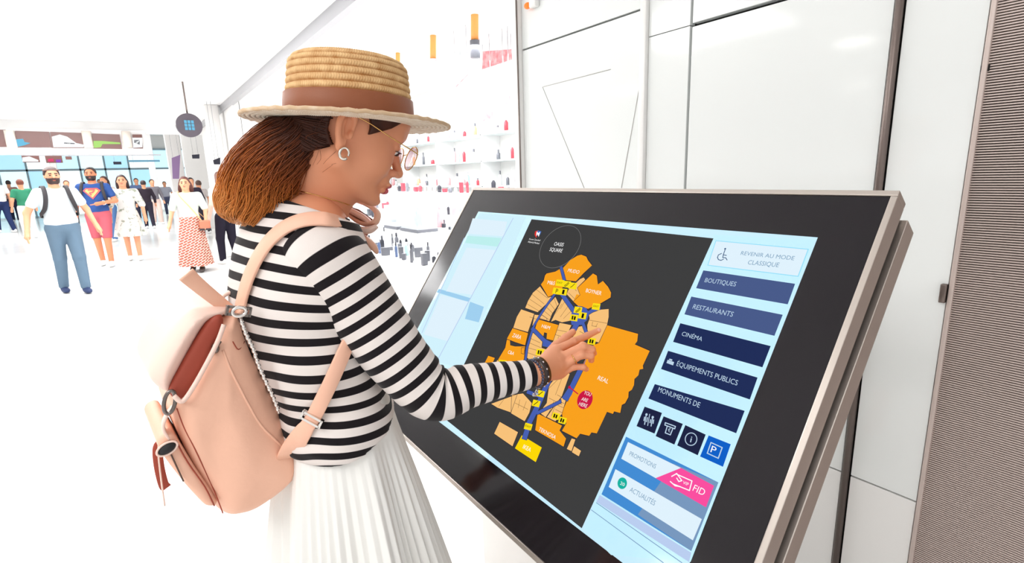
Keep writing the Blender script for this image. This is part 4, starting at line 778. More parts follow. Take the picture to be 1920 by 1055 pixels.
# ponytail
cp = catmull([tl+A(.03, 0, 0), pt(566, 244, .895), pt(545, 268, .90), pt(517, 302, .912), pt(495, 338, .923), pt(478, 372, .93), pt(457, 397, .935), pt(452, 416, .94)], 7)
rads = np.interp(np.linspace(0, 6, len(cp)), range(7), [.028, .040, .050, .060, .061, .052, .023])
s = Solid(cp.min(0)-.09, cp.max(0)+.09, .0035); s.chain(cp[:-13], rads[:-13]*.78, .01); PV, PQ = s.mesh()
dd = np.array([np.argmin(((cp-v)**2).sum(1)) for v in PV])/len(cp)
obj('ponytail', (PV, PQ), HMt, hair, attrs={'tone': np.clip(dd*.95-.02+noise3(PV, 60, 8)*.16, .03, .9)})
T_, N_, B_ = frames(cp)
for i in range(1500):
    th = rng.uniform(0, 2*math.pi); rr_ = rng.uniform(.80, 1.02) if i % 8 else rng.uniform(1.0, 1.12); wob = rng.normal(size=2)*.06; ph = rng.uniform(0, 6)
    e0 = rng.integers(len(cp)-9, len(cp)+1); st = 0 if i % 3 else rng.integers(0, len(cp)//2); n = e0-st
    if n < 6: continue
    u = np.arange(st, e0); r_ = rads[u]*rr_*(1+.05*np.sin(u*.35+ph)); a_ = th+wob[0]*u*.1+.12*np.sin(u*.22+ph)
    P = cp[u]+N_[u]*(np.cos(a_)*r_)[:, None]+B_[u]*(np.sin(a_)*r_)[:, None]; b0 = rng.uniform(-.12, .16)
    add_strand(P, np.full(len(P), .0010)*np.linspace(1, .5, len(P)), np.clip(st/len(cp)*1.0+b0, .02, 1), np.clip(e0/len(cp)*1.05+b0+.04, .02, 1))
back = [v for v in V[::5] if (lambda q: q[0] < -.035 and q[1] < .03)(HM.T@(v-HO)/HS)]
for i in range(420):
    p = back[rng.integers(len(back))]; r_ = rads*rng.uniform(.85, 1.08); a_ = rng.uniform(0, 2*math.pi); off = lambda j: cp[j]+(-WL*abs(math.cos(a_))*.9+A(0, 0, 1)*math.sin(a_)*.8)*r_[j]
    js = [int(j) for j in (9, 13, 18, 24)]; P = catmull([p, p*.45+off(9)*.55-WL*.008]+[off(j) for j in js[1:]], 6); P = P-bZ*np.maximum((P-bc)@bZ+.006, 0)[:, None]
    add_strand(P, np.full(len(P), .0010)*np.linspace(1, .5, len(P)), .05+rng.uniform(0, .1), .45+rng.uniform(-.1, .15))
for i in range(8):   # loose wisps at nape and temple
    p = hd(-.03+rng.uniform(-.02, .03), -.06-rng.uniform(0, .01), -.03+rng.uniform(-.02, .02)); q = p+A(-.016, 0, -.02)+rng.normal(size=3)*.006; add_strand(catmull([p, (p+q)/2+rng.normal(size=3)*.004, q], 4), .00025, .3, .5)
obj('strands', (np.vstack(SVv), np.vstack(SFf)), HMt, hair, kind='stuff', attrs={'tone': np.concatenate(TN)})
obj('hair_tie', tube([hd(-.092, 0, -.040)+A(0, .022*math.cos(t), .022*math.sin(t)) for t in np.linspace(0, 6.283, 20)], .006, 8), M['black'], hair)
# ---- straw boater
def straw(name, c0, c1, sc):
    m = mat(name, c0, .7, spec=.25); nt = m.node_tree; b = nt.nodes['Principled BSDF']; at = nt.nodes.new('ShaderNodeAttribute'); at.attribute_name = 'weave'
    n = nt.nodes.new('ShaderNodeTexNoise'); n.inputs['Scale'].default_value = sc; tc = nt.nodes.new('ShaderNodeTexCoord'); nt.links.new(tc.outputs['Object'], n.inputs['Vector'])
    ad = nt.nodes.new('ShaderNodeMath'); ad.operation = 'MULTIPLY_ADD'; ad.inputs[1].default_value = .55; nt.links.new(n.outputs['Fac'], ad.inputs[0]); nt.links.new(at.outputs['Fac'], ad.inputs[2])
    r = nt.nodes.new('ShaderNodeValToRGB'); r.color_ramp.elements[0].position = .25; r.color_ramp.elements[1].position = .85; r.color_ramp.elements[0].color = (*s2l(c1), 1); r.color_ramp.elements[1].color = (*s2l(c0), 1)
    nt.links.new(ad.outputs[0], r.inputs[0]); nt.links.new(r.outputs[0], b.inputs['Base Color']); return m
STR = straw('golden_straw', (250, 214, 160), (178, 120, 64), 60); STB = straw('pale_straw', (255, 246, 230), (206, 176, 142), 60)
def braid(profile, nrow, amp, k=420, teeth=150):
    # profile: function u->(r,z) ; rows bulge, plaits zigzag
    m = nrow*7+1; u = np.linspace(0, 1, m); a = np.arange(k)*2*math.pi/k; pr = np.array([profile(t) for t in u]); tg = np.gradient(pr, axis=0); tg /= np.linalg.norm(tg, axis=1)[:, None]+1e-9; nr = np.stack([tg[:, 1], -tg[:, 0]], 1)
    row = (u*nrow) % 1; bul = np.sqrt(np.clip(1-(2*row-1)**2, 0, 1)); z_ = .5+.5*np.sin(a[None]*teeth+(np.floor(u*nrow)*2.1)[:, None]+(np.abs(row-.5)*9)[:, None])
    d = amp*(bul[:, None]*(.55+.45*z_)-.5); rr_ = pr[:, 0:1]+nr[:, 0:1]*d; zz = pr[:, 1:2]+nr[:, 1:2]*d
    V = bc+(rr_*np.cos(a))[..., None]*1.0*bF+(rr_*np.sin(a)*.93)[..., None]*bL+(zz+0*a)[..., None]*bZ; wv = np.clip(bul[:, None]*.5*(.55+.45*z_)-.05, 0, 1)+0*rr_
    F = np.array([(i*k+j, i*k+(j+1) % k, (i+1)*k+(j+1) % k, (i+1)*k+j) for i in range(m-1) for j in range(k)]); return (V.reshape(-1, 3), F), wv.ravel()
def crown_prof(t):   # outward normals: go from base up and over the top
    L1, L2 = .078, .030; T = L1+L2*1.4+.085; s_ = t*T
    if s_ < L1: return (.1135-.008*s_/L1, .006+s_)
    if s_ < L1+L2*1.4: q = (s_-L1)/(L2*1.4)*math.pi/2; return (.1055-.024+.024*math.cos(q), .006+L1+.024*math.sin(q))
    q = (s_-L1-L2*1.4)/.085; return (.0815*(1-q)+.0005, .006+L1+.024+.003*q)
vf, wv = braid(crown_prof, 17, .0042); hat = obj('hat', vf, STR, wo, attrs={'weave': wv}, label='straw boater hat with brown band')
def br_top(t): return (.184-t*.074, .000+.012*(1-t)**2*.0+.006*t)
def br_bot(t): return (.110+t*.074, -.004+.0*t)
vf, wv = braid(br_top, 9, .0030, teeth=210); obj('brim_upper', vf, STB, hat, attrs={'weave': wv}); vf, wv = braid(br_bot, 9, .0032, teeth=210); obj('brim_underside', vf, STB, hat, attrs={'weave': wv})
a = np.linspace(0, 2*math.pi, 90); obj('brim_edge', tube(np.array([bc+bF*.184*math.cos(t)+bL*.184*.93*math.sin(t)-bZ*.002+bZ*.001*math.sin(t*40) for t in a]), .0034, 8, caps=False), STB, hat)
V = []; 
for r_, z_ in ((.1165, .004), (.1175, .006), (.1150, .040), (.1138, .041), (.1110, .040)): V.append(bc+np.outer(np.cos(a)*r_, bF)+np.outer(np.sin(a)*r_*.93, bL)+bZ*z_)
k = len(a); F = [(i*k+j, i*k+j+1, (i+1)*k+j+1, (i+1)*k+j) for i in range(4) for j in range(k-1)]; obj('hat_band', (np.vstack(V), F), mat('brown_ribbon', (140, 78, 44), .55, bump=(500, .3, .0006)), hat)
# ---- glasses, earring, necklace, ring, bracelets
GLD = mat('gold', (222, 178, 110), .22, 1); GLs = empty  # noqa
gh = []
def rim(sg): return [hd(.116-.006*abs(math.cos(t))*0-.010*max(0, math.cos(t)*1)*0, sg*.033+.025*math.cos(t), .000+.021*math.sin(t)) for t in np.linspace(0, 2*math.pi, 28)]
r1 = obj('glasses', merge(tube(rim(-1), .0011, 6, False), tube(rim(1), .0011, 6, False), tube([hd(.116, -.009, .006), hd(.119, 0, .009), hd(.116, .009, .006)], .0011, 6)), GLD, wo, label='thin gold round glasses with pink lenses')
for sg in (-1, 1):
    obj('temple_arm', tube(catmull([hd(.116, sg*.058, .006), hd(.108, sg*.068, .007), hd(.06, sg*.077, .012), hd(.012, sg*.080, .020), hd(-.012, sg*.078, .018), hd(-.024, sg*.074, .0)], 4), .0011, 6), GLD, r1)
    c = hd(.116, sg*.033, 0); obj('lens', lathe([(.0242*HS, -.0006), (.0242*HS, .0006), (0, .0006)], c, hF, 28, hL, 1., .85), mat('pink_lens', (245, 60, 150), .05, alpha=.55), r1)
ec = hd(-.006, -.0855, -.040); obj('earring', tube([ec+hF*.0075*math.cos(t)+hZ*.0095*math.sin(t)+hL*-.001 for t in np.linspace(-.2, 5.6, 24)], np.linspace(.0018, .0028, 24), 8), mat('silver_earring', (232, 225, 215), .15, 1), wo)
e2 = hd(-.006, .0855, -.040); obj('earring', tube([e2+hF*.0075*math.cos(t)+hZ*.0095*math.sin(t) for t in np.linspace(-.2, 5.6, 24)], np.linspace(.0018, .0028, 24), 8), mat('silver_earring', (232, 225, 215), .15, 1), wo)
skb = BVHTree.FromPolygons([Vector(v) for v in HV], [tuple(int(i) for i in q) for q in HQ])
P = []
for t in np.linspace(0, 2*math.pi, 40):
    n_ = unit(A(.35, 0, 1)); e1 = unit(np.cross(n_, A(0, 1, 0))); e2_ = np.cross(n_, e1); d = e1*math.cos(t)+e2_*math.sin(t); c = N0+A(.012, 0, .030); h = skb.ray_cast(Vector(c+d*.2), Vector(-d))
    if h[0]: P.append(np.array(h[0])+np.array(d)*.001)
obj('necklace', tube(P, .0010, 6, False), GLD, wo)
rc = FJ['ring'][0]*.42+FJ['ring'][1]*.58; rd = unit(FJ['ring'][1]-FJ['ring'][0]); u1 = unit(np.cross(rd, UP)); u2 = np.cross(rd, u1)
obj('ring', tube([rc+u1*.0106*math.cos(t)+u2*.0106*math.sin(t) for t in np.linspace(0, 6.283, 28)], .0014, 8, False), GLD, wo)
def cuff(c, ax, r, rx_, ln, m, name, k=40):
    u1 = unit(np.cross(ax, pn)); u2 = unit(np.cross(ax, u1)); V = []
    for rr2, l in ((r, -ln/2), (r+.002, -ln/2), (r+.0026, 0), (r+.002, ln/2), (r, ln/2)): V.append(c+ax*l+np.outer(np.cos(np.arange(k)*2*math.pi/k)*rr2*rx_, u1)+np.outer(np.sin(np.arange(k)*2*math.pi/k)*rr2, u2))
    F = [(i*k+j, i*k+(j+1) % k, (i+1)*k+(j+1) % k, (i+1)*k+j) for i in range(4) for j in range(k)]; return obj(name, (np.vstack(V), F), m, wo)
bw = unit(unit(FJ['middle'][0]-Wr)*.5-aw*.5)
cb = cuff(Wr+bw*.002, bw, .0265, 1.06, .016, mat('dark_leather', (44, 28, 26), .3), 'leather_bracelet')
u1 = unit(np.cross(bw, pn)); u2 = unit(np.cross(bw, u1))
for t in np.linspace(0, 2*math.pi, 13)[:-1]: obj('stud', ball(Wr+bw*.002+u1*.0300*math.cos(t)*1.04+u2*.0288*math.sin(t), .0024, 8, 6), mat('stud_silver', (205, 195, 195), .2, 1), cb)
bd = obj('bead_bracelet', merge(*[ball(Wr-bw*.011+u1*.0275*math.cos(t)*1.04+u2*.0265*math.sin(t), .0034, 8, 6) for t in np.linspace(0, 2*math.pi, 27)[:-1]]), mat('dark_glass_beads', (70, 74, 96), .1, .3), wo)
lowd = unit(A(0, 0, -1)); q0 = Wr-bw*.010-UP*.029
for j in range(9):
    t = j/8; p = q0+A(.012*math.sin(t*9), .010*math.cos(t*7), -.004-.024*t*abs(math.sin(j*1.7))); obj('charm', ball(p, .0034 if j % 2 else .0026, 8, 6), mat('charm_glass', (196, 206, 222), .08, .6) if j % 2 else mat('stud_silver', (205, 195, 195), .2, 1), bd)
print('woman', time.time()-T0 if 'T0' in globals() else '', [tuple(np.round(v, 3)) for v in (Rs, El, Wr, N0, HO)], np.linalg.norm(Rs-El), np.linalg.norm(El-Wr), np.linalg.norm(FJ['index'][3]-Wr))
for nm, p in dict(nose=hd(.1215, 0, -.029), chin=hd(.095, 0, -.095), brow=hd(.098, 0, .026), forehead=hd(.094, 0, .05), mouth=hd(.103, 0, -.06), ear=hd(-.006, -.085, .005), crown=hd(0, 0, .125)).items():
    d = p-EYE; w_ = d@cF; print(nm, round(960+FPX*(d@cR)/w_), round(527.5-FPX*(d@cU)/w_), round(w_, 3))
# ------------------------------------------------------------------ peach leather backpack on her back
LE_ = mat('peach_leather', (242, 190, 164), .5, spec=.35, bump=(26, .35, .006)); LP = mat('pale_lit_peach_leather', (246, 214, 200), .5, spec=.35); LR = mat('rust_trim_gap_shade', (160, 66, 46), .6)
HW_ = mat('gunmetal', (120, 112, 108), .25, .9); SV2 = mat('bright_steel', (225, 220, 216), .15, 1)
BNP = A(0, N0[1]-.145, 0)
def bp(x, y, d=0): return on_plane(x, y, BNP+WL*d, WL)
def b2d(P): return np.array([[p@WF, p[2]] for p in P])
def slab(poly, d0, d1, rd, h=.0032, bulge=0., ns=0, sh=0.):
    n_p = len(poly); q_ = np.array(list(poly)+list(poly)+list(poly), float); poly = catmull(q_, 3)[3*n_p:6*n_p]
    P3 = [bp(x, y) for x, y in poly]; Q = b2d(P3); w0 = BNP@WL
    lo = np.array(P3).min(0)-.06+np.minimum(WL*d0, WL*d1); hi = np.array(P3).max(0)+.06+np.maximum(WL*d0, WL*d1); s = Solid(lo, hi, h)
    g = [(s.lo[i]+np.arange(s.n[i])*h) for i in range(3)]; X, Y, Z = np.meshgrid(*g, indexing='ij', sparse=True)
    a = X*WF[0]+Y*WF[1]; w = X*WL[0]+Y*WL[1]-w0; a, zz = np.broadcast_arrays(a, Z+0*Y)  # full
    a = a.astype(np.float32); zz = zz.astype(np.float32); d2 = np.full(a.shape, 9., np.float32); ins = np.zeros(a.shape, bool); n = len(Q)
    for i in range(n):
        (x0, y0), (x1, y1) = Q[i], Q[(i+1) % n]; ex, ey = x1-x0, y1-y0; t = np.clip(((a-x0)*ex+(zz-y0)*ey)/(ex*ex+ey*ey), 0, 1)
        d2 = np.minimum(d2, (a-x0-ex*t)**2+(zz-y0-ey*t)**2); c = ((y0 > zz) != (y1 > zz)) & (a < ex*(zz-y0)/(ey+1e-12)+x0); ins ^= c
    d = np.sqrt(d2); d = np.where(ins, -d, d); hw = (d1-d0)/2; m = (d0+d1)/2
    if bulge: hw = hw-bulge*(1-np.clip(-d/.09, 0, 1))**2
    u = d+rd; v = np.abs(w-m)-hw+rd; s.D = (np.sqrt(np.maximum(u, 0)**2+np.maximum(v, 0)**2)+np.minimum(np.maximum(u, v), 0)-rd).astype(np.float32)
    V, F = s.mesh()
    if ns: V = V+WL*(noise3(V*A(1.4, 1, .7), 28, 31)*ns)[:, None]
    return V, F
bpk = empty('backpack', bp(450, 780, .13)*A(1, 1, 0)+A(0, 0, bp(450, 968)[2]), 'peach leather backpack hanging open on the back of the woman in the hat', 'backpack')
bodyp = [(430, 604), (452, 594), (468, 640), (488, 690), (508, 735), (530, 780), (560, 850), (561, 892), (532, 928), (492, 960), (460, 972), (432, 974), (406, 952), (382, 905), (345, 830), (322, 752), (326, 736), (346, 742), (372, 700), (400, 640), (414, 606)]
bodyp = [(440+(x-440)*(1.07 if x > 440 else 1.0), 700+(y-700)*(1.035 if y > 700 else 1.)) for x, y in bodyp]
bb = obj('bag_body', slab(bodyp, 0, .25, .026, bulge=.022, ns=.009), LE_, bpk)
obj('gap_shade_lining', slab([(322, 744), (330, 716), (392, 612), (420, 594), (424, 620), (392, 690), (350, 752), (334, 756)], .018, .22, .008), LR, bpk)  # shade in the gap under the flap, painted as dark red-brown
obj('flap', slab([(446, 586), (402, 582), (362, 590), (330, 622), (298, 672), (285, 706), (293, 730), (322, 748), (336, 722), (364, 668), (396, 614), (424, 602)], .004, .235, .030, bulge=.012), LP, bpk)  # paler than the bag: strong light from the left put into the colour
pk = obj('front_pocket', slab([(301, 850), (306, 828), (326, 820), (340, 836), (372, 888), (414, 952), (396, 962), (378, 948), (340, 905)], .02, .20, .010), LE_, bpk)
q = bp(313, 840, .018); P, F = ball((0, 0, 0), (1, 1, 1), 20, 10); e1 = unit(bp(326, 832)-bp(300, 848)); e2 = unit(np.cross(e1, WL)); obj('pocket_opening', (q+np.outer(P[:, 0]*.0135, e1)+np.outer(P[:, 1]*.0085, e2)+np.outer(P[:, 2]*.006, WL), F), M['black'], pk)
obj('pocket_rim', tube([q-WL*.002+e1*.0145*math.cos(t)+e2*.0095*math.sin(t) for t in np.linspace(0, 6.283, 26)], .0018, 6, False), LP, pk)
obj('zip', tube([bp(321, 852, .017), bp(344, 902, .017)], .0012, 6), mat('zip_dark', (92, 66, 56), .5), pk)
obj('seam', tube(catmull([bp(330, 826, .019), bp(352, 866, .019), bp(384, 912, .018), bp(402, 948, .018)], 4), .0011, 6), LR, pk)
def near(lst, d=-.0022): 
    bv = BVHTree.FromPolygons([v.co+bpk.location for v in bb.data.vertices], [tuple(p.vertices) for p in bb.data.polygons]); out = []
    for x, y in lst:
        r_ = ray(x, y); h = bv.ray_cast(Vector(EYE), Vector(unit(r_))); out.append(np.array(h[0])+np.array(h[1])*-d if h[0] else bp(x, y, d))
    return out
obj('piping', tube(catmull(near([(418, 656), (432, 692), (447, 722), (468, 762), (490, 798), (520, 828), (550, 858)], .0), 5), .0021, 8), LE_, bb)
obj('seam', tube(catmull(near([(436, 640), (447, 655), (458, 640)], -.0005), 4), .0009, 6), LR, bb)
obj('seam', tube(catmull(near([(418, 962), (400, 915), (366, 842), (345, 800), (332, 765)], -.0003), 6), .0010, 6), LR, bb)
obj('opening_rim', tube(catmull([bp(326, 742, .004), bp(342, 752, .002), (bp(362, 726, .003)), bp(388, 680, .004), bp(408, 640, .006), bp(420, 608, .008)], 5), .0038, 8), LP, bb)
# dark clasp in the opening, ring by the flap edge
p = bp(404, 652, .012); obj('clasp', merge(ball(p, (.006, .006, .009), 10, 8), tube([p+A(-.006, 0, -.008), p+A(.008, 0, .010)], .003, 6)), HW_, bpk)
p = bp(318, 754, .01); obj('buckle_ring', tube([p+A(.0075*math.cos(t)+.004*math.sin(t), 0, .018*math.sin(t)) for t in np.linspace(0, 6.283, 24)], .003, 8, False), HW_, bpk)
obj('side_tab', ribbon(catmull([bp(306, 826, .05), bp(296, 838, .045), bp(298, 872, .04), bp(306, 906, .04), bp(312, 914, .04)], 5), WL, .014, .004), LR, bpk)
obj('pull_cord', tube(catmull([bp(330, 822, .03), bp(312, 812, .03), bp(300, 822, .03), bp(297, 850, .03), bp(303, 905, .03), bp(309, 948, .03)], 6), .0013, 6), LP, bpk)
obj('buckle_strap', ribbon(catmull([bp(327, 760, .03), bp(312, 778, .03), bp(306, 800, .03), bp(318, 822, .03)], 5), A(-1, 0, 0), .02, .004), LP, bpk)
# carry handle flung up
hp_ = catmull([bp(444, 592, .05), bp(420, 573, .045), bp(392, 551, .04), bp(364, 528, .035), bp(349, 514, .03)], 6)
S0 = unit(bp(372, 522)-bp(360, 540)); obj('carry_strap', ribbon(hp_, unit(np.cross(S0, hp_[-1]-hp_[0])), np.linspace(.018, .026, len(hp_)), .004), LE_, bpk)
obj('grab_loop', ribbon(catmull([bp(420, 592, .12), bp(414, 560, .12), bp(432, 548, .12), bp(452, 556, .12), bp(456, 590, .12)], 5), A(0, 0, 1), .018, .006), LP, bpk)
# right shoulder strap, laid on the top
def onshirt(lst, off, bvs=(shirt_bvh, slv_bvh)):
    out = []; nn = []
    for x, y in lst:
        d = Vector(unit(ray(x, y))); best = None
        for bv in bvs:
            h = bv.ray_cast(Vector(EYE), d)
            if h[0] and (best is None or h[3] < best[3]): best = h
        if best: n_ = np.array(best[1]); n_ = n_ if n_@np.array(d) < 0 else -n_; out.append(np.array(best[0])+n_*off); nn.append(n_)
        elif out: out.append(pt(x, y, (out[-1]-EYE)@cF)); nn.append(nn[-1])
    return np.array(out), np.array(nn)
sp, sn = onshirt([(458, 575), (463, 552), (472, 522), (485, 492), (503, 462), (528, 436), (556, 420), (584, 414), (604, 414), (618, 416)], .007)
e_ = sp[-1]; sp = np.vstack([[bp(446, 592, .03)], sp, [e_+A(.04, .03, -.015), e_+A(.075, .035, -.08)]]); sn = np.vstack([[sn[0]], sn, [sn[-1], A(1, 0, .2)]])
cpn = catmull(sp, 5); cn = catmull(sn, 5)
def smooth(P, k=4):
    for _ in range(k): P = np.vstack([P[:1], (P[:-2]+2*P[1:-1]+P[2:])/4, P[-1:]])
    return P
obj('shoulder_strap', ribbon(smooth(cpn, 8), smooth(cn, 25), .027, .006), LE_, bpk)
sp, sn = onshirt([(566, 815), (590, 782), (600, 756), (612, 728), (624, 700), (636, 672), (648, 640)], .008, (shirt_bvh,))
sp = np.vstack([[bp(540, 856, .010)], sp]); sn = np.vstack([[-WL], sn]); obj('lower_strap', ribbon(smooth(catmull(sp, 5), 4), smooth(catmull(sn, 5), 20), np.r_[np.linspace(.042, .030, 8), np.full(len(catmull(sp, 5))-8, .026)], .006), LE_, bpk)
# buckles
def buckle(c, t, n, w, name, m):
    t = unit(t); n = unit(n-t*(n@t)); s_ = np.cross(t, n); return obj(name, merge(*[obox(c+s_*a+t*b, s_, t, n, (-l/2, l/2), (-k/2, k/2), (-.003, .004)) for a, b, l, k in ((0, .006, w, .004), (0, -.006, w, .004), (w/2, 0, .004, .016), (-w/2, 0, .004, .016))]), m, bpk, smooth=False)
i_ = sp[2]; buckle(i_+sn[2]*.004, sp[3]-sp[2], sn[2], .036, 'strap_buckle', SV2)
p = bp(447, 583, -.005); buckle(p, A(.3, 0, 1), -WL, .034, 'top_buckle', HW_); obj('top_ring', tube([p-WL*.006+A(.010*math.cos(t), 0, .0075*math.sin(t)) for t in np.linspace(0, 6.283, 20)], .0028, 8, False), SV2, bpk)
# chain between bag and back
ch = catmull([bp(452, 600, -.004), bp(462, 628, -.004), bp(474, 652, -.004), bp(484, 682, -.004), bp(497, 712, -.004), bp(512, 744, -.004), bp(522, 770, -.003)], 6)
lk = [ball(p, (.0036, .0036, .0058), 8, 6) if i % 2 else tube([p+A(0, 0, .005), p-A(0, 0, .005)], .0022, 6) for i, p in enumerate(ch)]
obj('chain', merge(*lk), SV2, bpk, kind='stuff')
# looped bow of the far strap by the left shoulder
BT_ = 1.08
def bow(lst, w, th, mm, dz=0.):
    P = smooth(catmull([pt(x, y, BT_+dz+.012*math.sin(i*1.3)) for i, (x, y) in enumerate(lst)], 7), 3); e = np.sin(np.linspace(.25, math.pi-.25, len(P)))**.4
    obj('bow_loop', tube(P, w/2*e, 10, ry=th*e, ref=tuple(cF)), mm, bpk)
bow([(636, 376), (662, 374), (690, 384), (707, 398), (704, 416), (684, 420), (664, 410), (642, 394)], .034, .0060, LE_)
bow([(628, 392), (644, 412), (664, 428), (690, 432), (706, 424)], .040, .0080, LP, -.01)
bow([(640, 386), (660, 396), (682, 408), (698, 422)], .034, .0070, LP, -.005)
bow([(630, 398), (648, 424), (664, 438), (684, 448), (698, 460), (706, 470)], .036, .0085, LE_, .004)
bow([(650, 428), (664, 448), (678, 464), (690, 476)], .030, .0070, LP, -.004)
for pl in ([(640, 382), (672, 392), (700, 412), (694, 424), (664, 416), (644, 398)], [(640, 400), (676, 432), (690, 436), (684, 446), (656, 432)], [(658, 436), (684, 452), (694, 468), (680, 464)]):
    q = [pt(x, y, BT_+.012) for x, y in pl]; obj('bow_inner_shade', extrude(q, cF*.008), mat('painted_bow_shade', (140, 84, 68), .8), bpk)  # dark slabs that paint the shade inside the loops
# ------------------------------------------------------------------ passers-by
def figure(px, top, lab, face=180, h=.012, skin=(226, 160, 124), hair=(52, 34, 30), top_c=(240, 240, 240), leg_c=(70, 110, 150), shoe=(240, 240, 240), stride=.12, arms=None, sleeve=.45, lower='trousers', beard=False, longhair=0, wide=1., tex=None, group=None, cat='person', hands=True, lean=0):
    P0 = on_z(*px); hd_ = unit(A(P0[0], P0[1], 0)); Hh = float(on_plane(px[0] if lean == 0 else lean, top, P0, hd_)[2]); k = Hh/1.76
    az = math.atan2(-P0[1], -P0[0])+R(face-180); Fx = A(math.cos(az), math.sin(az), 0); Lx = A(-math.sin(az), math.cos(az), 0)
    T = lambda V: P0+(V[:, :1]*Fx+V[:, 1:2]*Lx+V[:, 2:]*A(0, 0, 1))*k
    t = empty('person', P0, lab, cat, group); lo = (-.55, -.5, -.02); hi = (.55, .5, 1.82)
    fl = A(stride, .09, .09); bl = A(-stride, -.09, .09); sh = 1.45; J = {}
    for sg, an in ((1, fl), (-1, bl)):
        hp_ = A(0, sg*.09, .93); kn = (hp_+an)/2+A(.03+abs(stride)*.1, 0, .0); J[sg] = (hp_, kn, an)
    arms = arms or {1: [(-.02, .27, 1.15), (.06, .29, .91)], -1: [(-.02, -.27, 1.15), (.06, -.29, .91)]}
    def AR(sg, w): s_ = A(0, sg*.185*w, sh-.03); return [s_]+[A(*q) for q in arms[sg]]
    s = Solid(lo, hi, h); s.ell((.0, 0, 1.645), (.095, .076, .115), None, 0); s.cone((.03, 0, 1.58), (.045, 0, 1.56), .05, .04, .02); s.cone((-.01, 0, 1.58), (-.01, 0, 1.44), .055, .065, .03)
    s.cone((.09, 0, 1.65), (.108, 0, 1.625), .011, .015, .012)
    for sg in (1, -1): s.ell((0, sg*.078, 1.64), (.018, .012, .03), None, .004)
    s.cone((0, .12, 1.40), (0, -.12, 1.40), .075, .075, .04); s.ell((0, 0, 1.25), (.10*wide, .145*wide, .2), None, .05); s.ell((0, 0, .98), (.105*wide, .15*wide, .13), None, .05)
    for sg in (1, -1):
        a = AR(sg, 1); s.cone(a[0], a[1], .05, .042, .02); s.cone(a[1], a[2], .040, .028, .02); d = unit(a[2]-a[1]); s.cone(a[2], a[2]+d*.09, .030, .034, .015)
        if hands:
            for i in range(4): b_ = a[2]+d*.09+A(.024*(i-1.5), 0, 0); s.cone(b_, b_+d*.075+A(.012, -sg*.012, 0), .0115, .0095, .004)
            s.cone(a[2]+d*.03, a[2]+d*.075+A(.045, -sg*.01, 0), .014, .011, .01)
        q = J[sg]; s.cone(q[0], q[1], .085, .058, .02); s.cone(q[1], q[2], .056, .04, .02)
    V, F = s.mesh(); obj('body', (T(V), F), mat('skin_%d_%d_%d' % skin, skin, .55), t)
    s = Solid(lo, hi, h); s.cone((0, .125, 1.40), (0, -.125, 1.40), .085, .085, .05); s.ell((0, 0, 1.24), (.128*wide, .175*wide, .22), None, .06); s.ell((0, 0, 1.03), (.125*wide, .168*wide, .14), None, .06)
    for sg in (1, -1):
        a = AR(sg, 1)
        if sleeve <= 1: s.cone(a[0], a[0]+(a[1]-a[0])*sleeve*1.25, .068, .064, .03)
        else: s.cone(a[0], a[1], .064, .055, .03); s.cone(a[1], a[2], .055, .038, .02)
    zb = .93 if lower in ('trousers', 'shorts') else .98
    s.cut(lambda x, y, z: np.maximum(zb-z, (z-1.485)-.35*np.abs(y)+.12*x)+0*x); V, F = s.mesh(); V2 = V.copy(); V2[:, 0] += noise3(V, 16, 3)*.01
    top = obj('shirt' if lower != 'dress' else 'bodice', (T(V2), F), tex if (tex and lower == 'dress') else mat('cloth_%d_%d_%d' % top_c, top_c, .85, spec=.2), t)
    if lower in ('trousers', 'shorts'):
        s = Solid(lo, hi, h); s.ell((0, 0, .95), (.125*wide, .168*wide, .12), None, 0)
        for sg in (1, -1):
            q = J[sg]; s.cone(q[0]-A(0, 0, .02), q[1], .103, .075, .04)
            if lower == 'trousers': s.cone(q[1], q[2]+A(0, 0, .0), .075, .058, .02)
        s.cut(lambda x, y, z: np.maximum(z-1.0, (.07 if lower == 'trousers' else .52)-z)+0*x+0*y); V, F = s.mesh(); V[:, 0] += noise3(V, 22, 5)*.006; obj(lower, (T(V), F), mat('cloth_%d_%d_%d' % leg_c, leg_c, .85, spec=.2), t)
    else:
        z1, r1, n_ = (.52, .27, 'skirt') if lower == 'dress' else (.13, .27, 'long_skirt'); kk = 96; a = np.arange(kk)*2*math.pi/kk; V = []
        for i in range(20):
            u = i/19; z = 1.04+(z1-1.04)*u; ra = .12+(r1-.12)*u**.8; rb = .165+(r1-.165)*u**.9; f_ = np.sin(a*9+u*2)*.016*u+np.sin(a*4)*.02*u; V.append(np.stack([np.cos(a)*(ra+f_)+stride*.2*u, np.sin(a)*(rb+f_), np.full(kk, z)], 1))
        V = np.vstack(V); F = np.array([(i*kk+(j+1) % kk, i*kk+j, (i+1)*kk+j, (i+1)*kk+(j+1) % kk) for i in range(19) for j in range(kk)]); obj(n_, (T(V), F), tex or mat('cloth_%d_%d_%d' % leg_c, leg_c, .85), t)
    for sg in (1, -1):
        s = Solid(J[sg][2]+A(-.12, -.08, -.095), J[sg][2]+A(.24, .08, .1), h*.7); c = J[sg][2]; s.ell(c+A(.055, 0, -.05), (.135, .047, .040), None, 0); s.ell(c+A(-.01, 0, -.015), (.06, .045, .05), None, .02); s.cut(lambda x, y, z: (c[2]-.088)-z+0*x+0*y)
        V, F = s.mesh(); obj('shoe', (T(V), F), mat('cloth_%d_%d_%d' % shoe, shoe, .6), t)
    s = Solid((-.25, -.16, 1.15), (.2, .16, 1.85), h*.7); s.ell((-.012, 0, 1.672), (.100, .088, .105), None, 0)
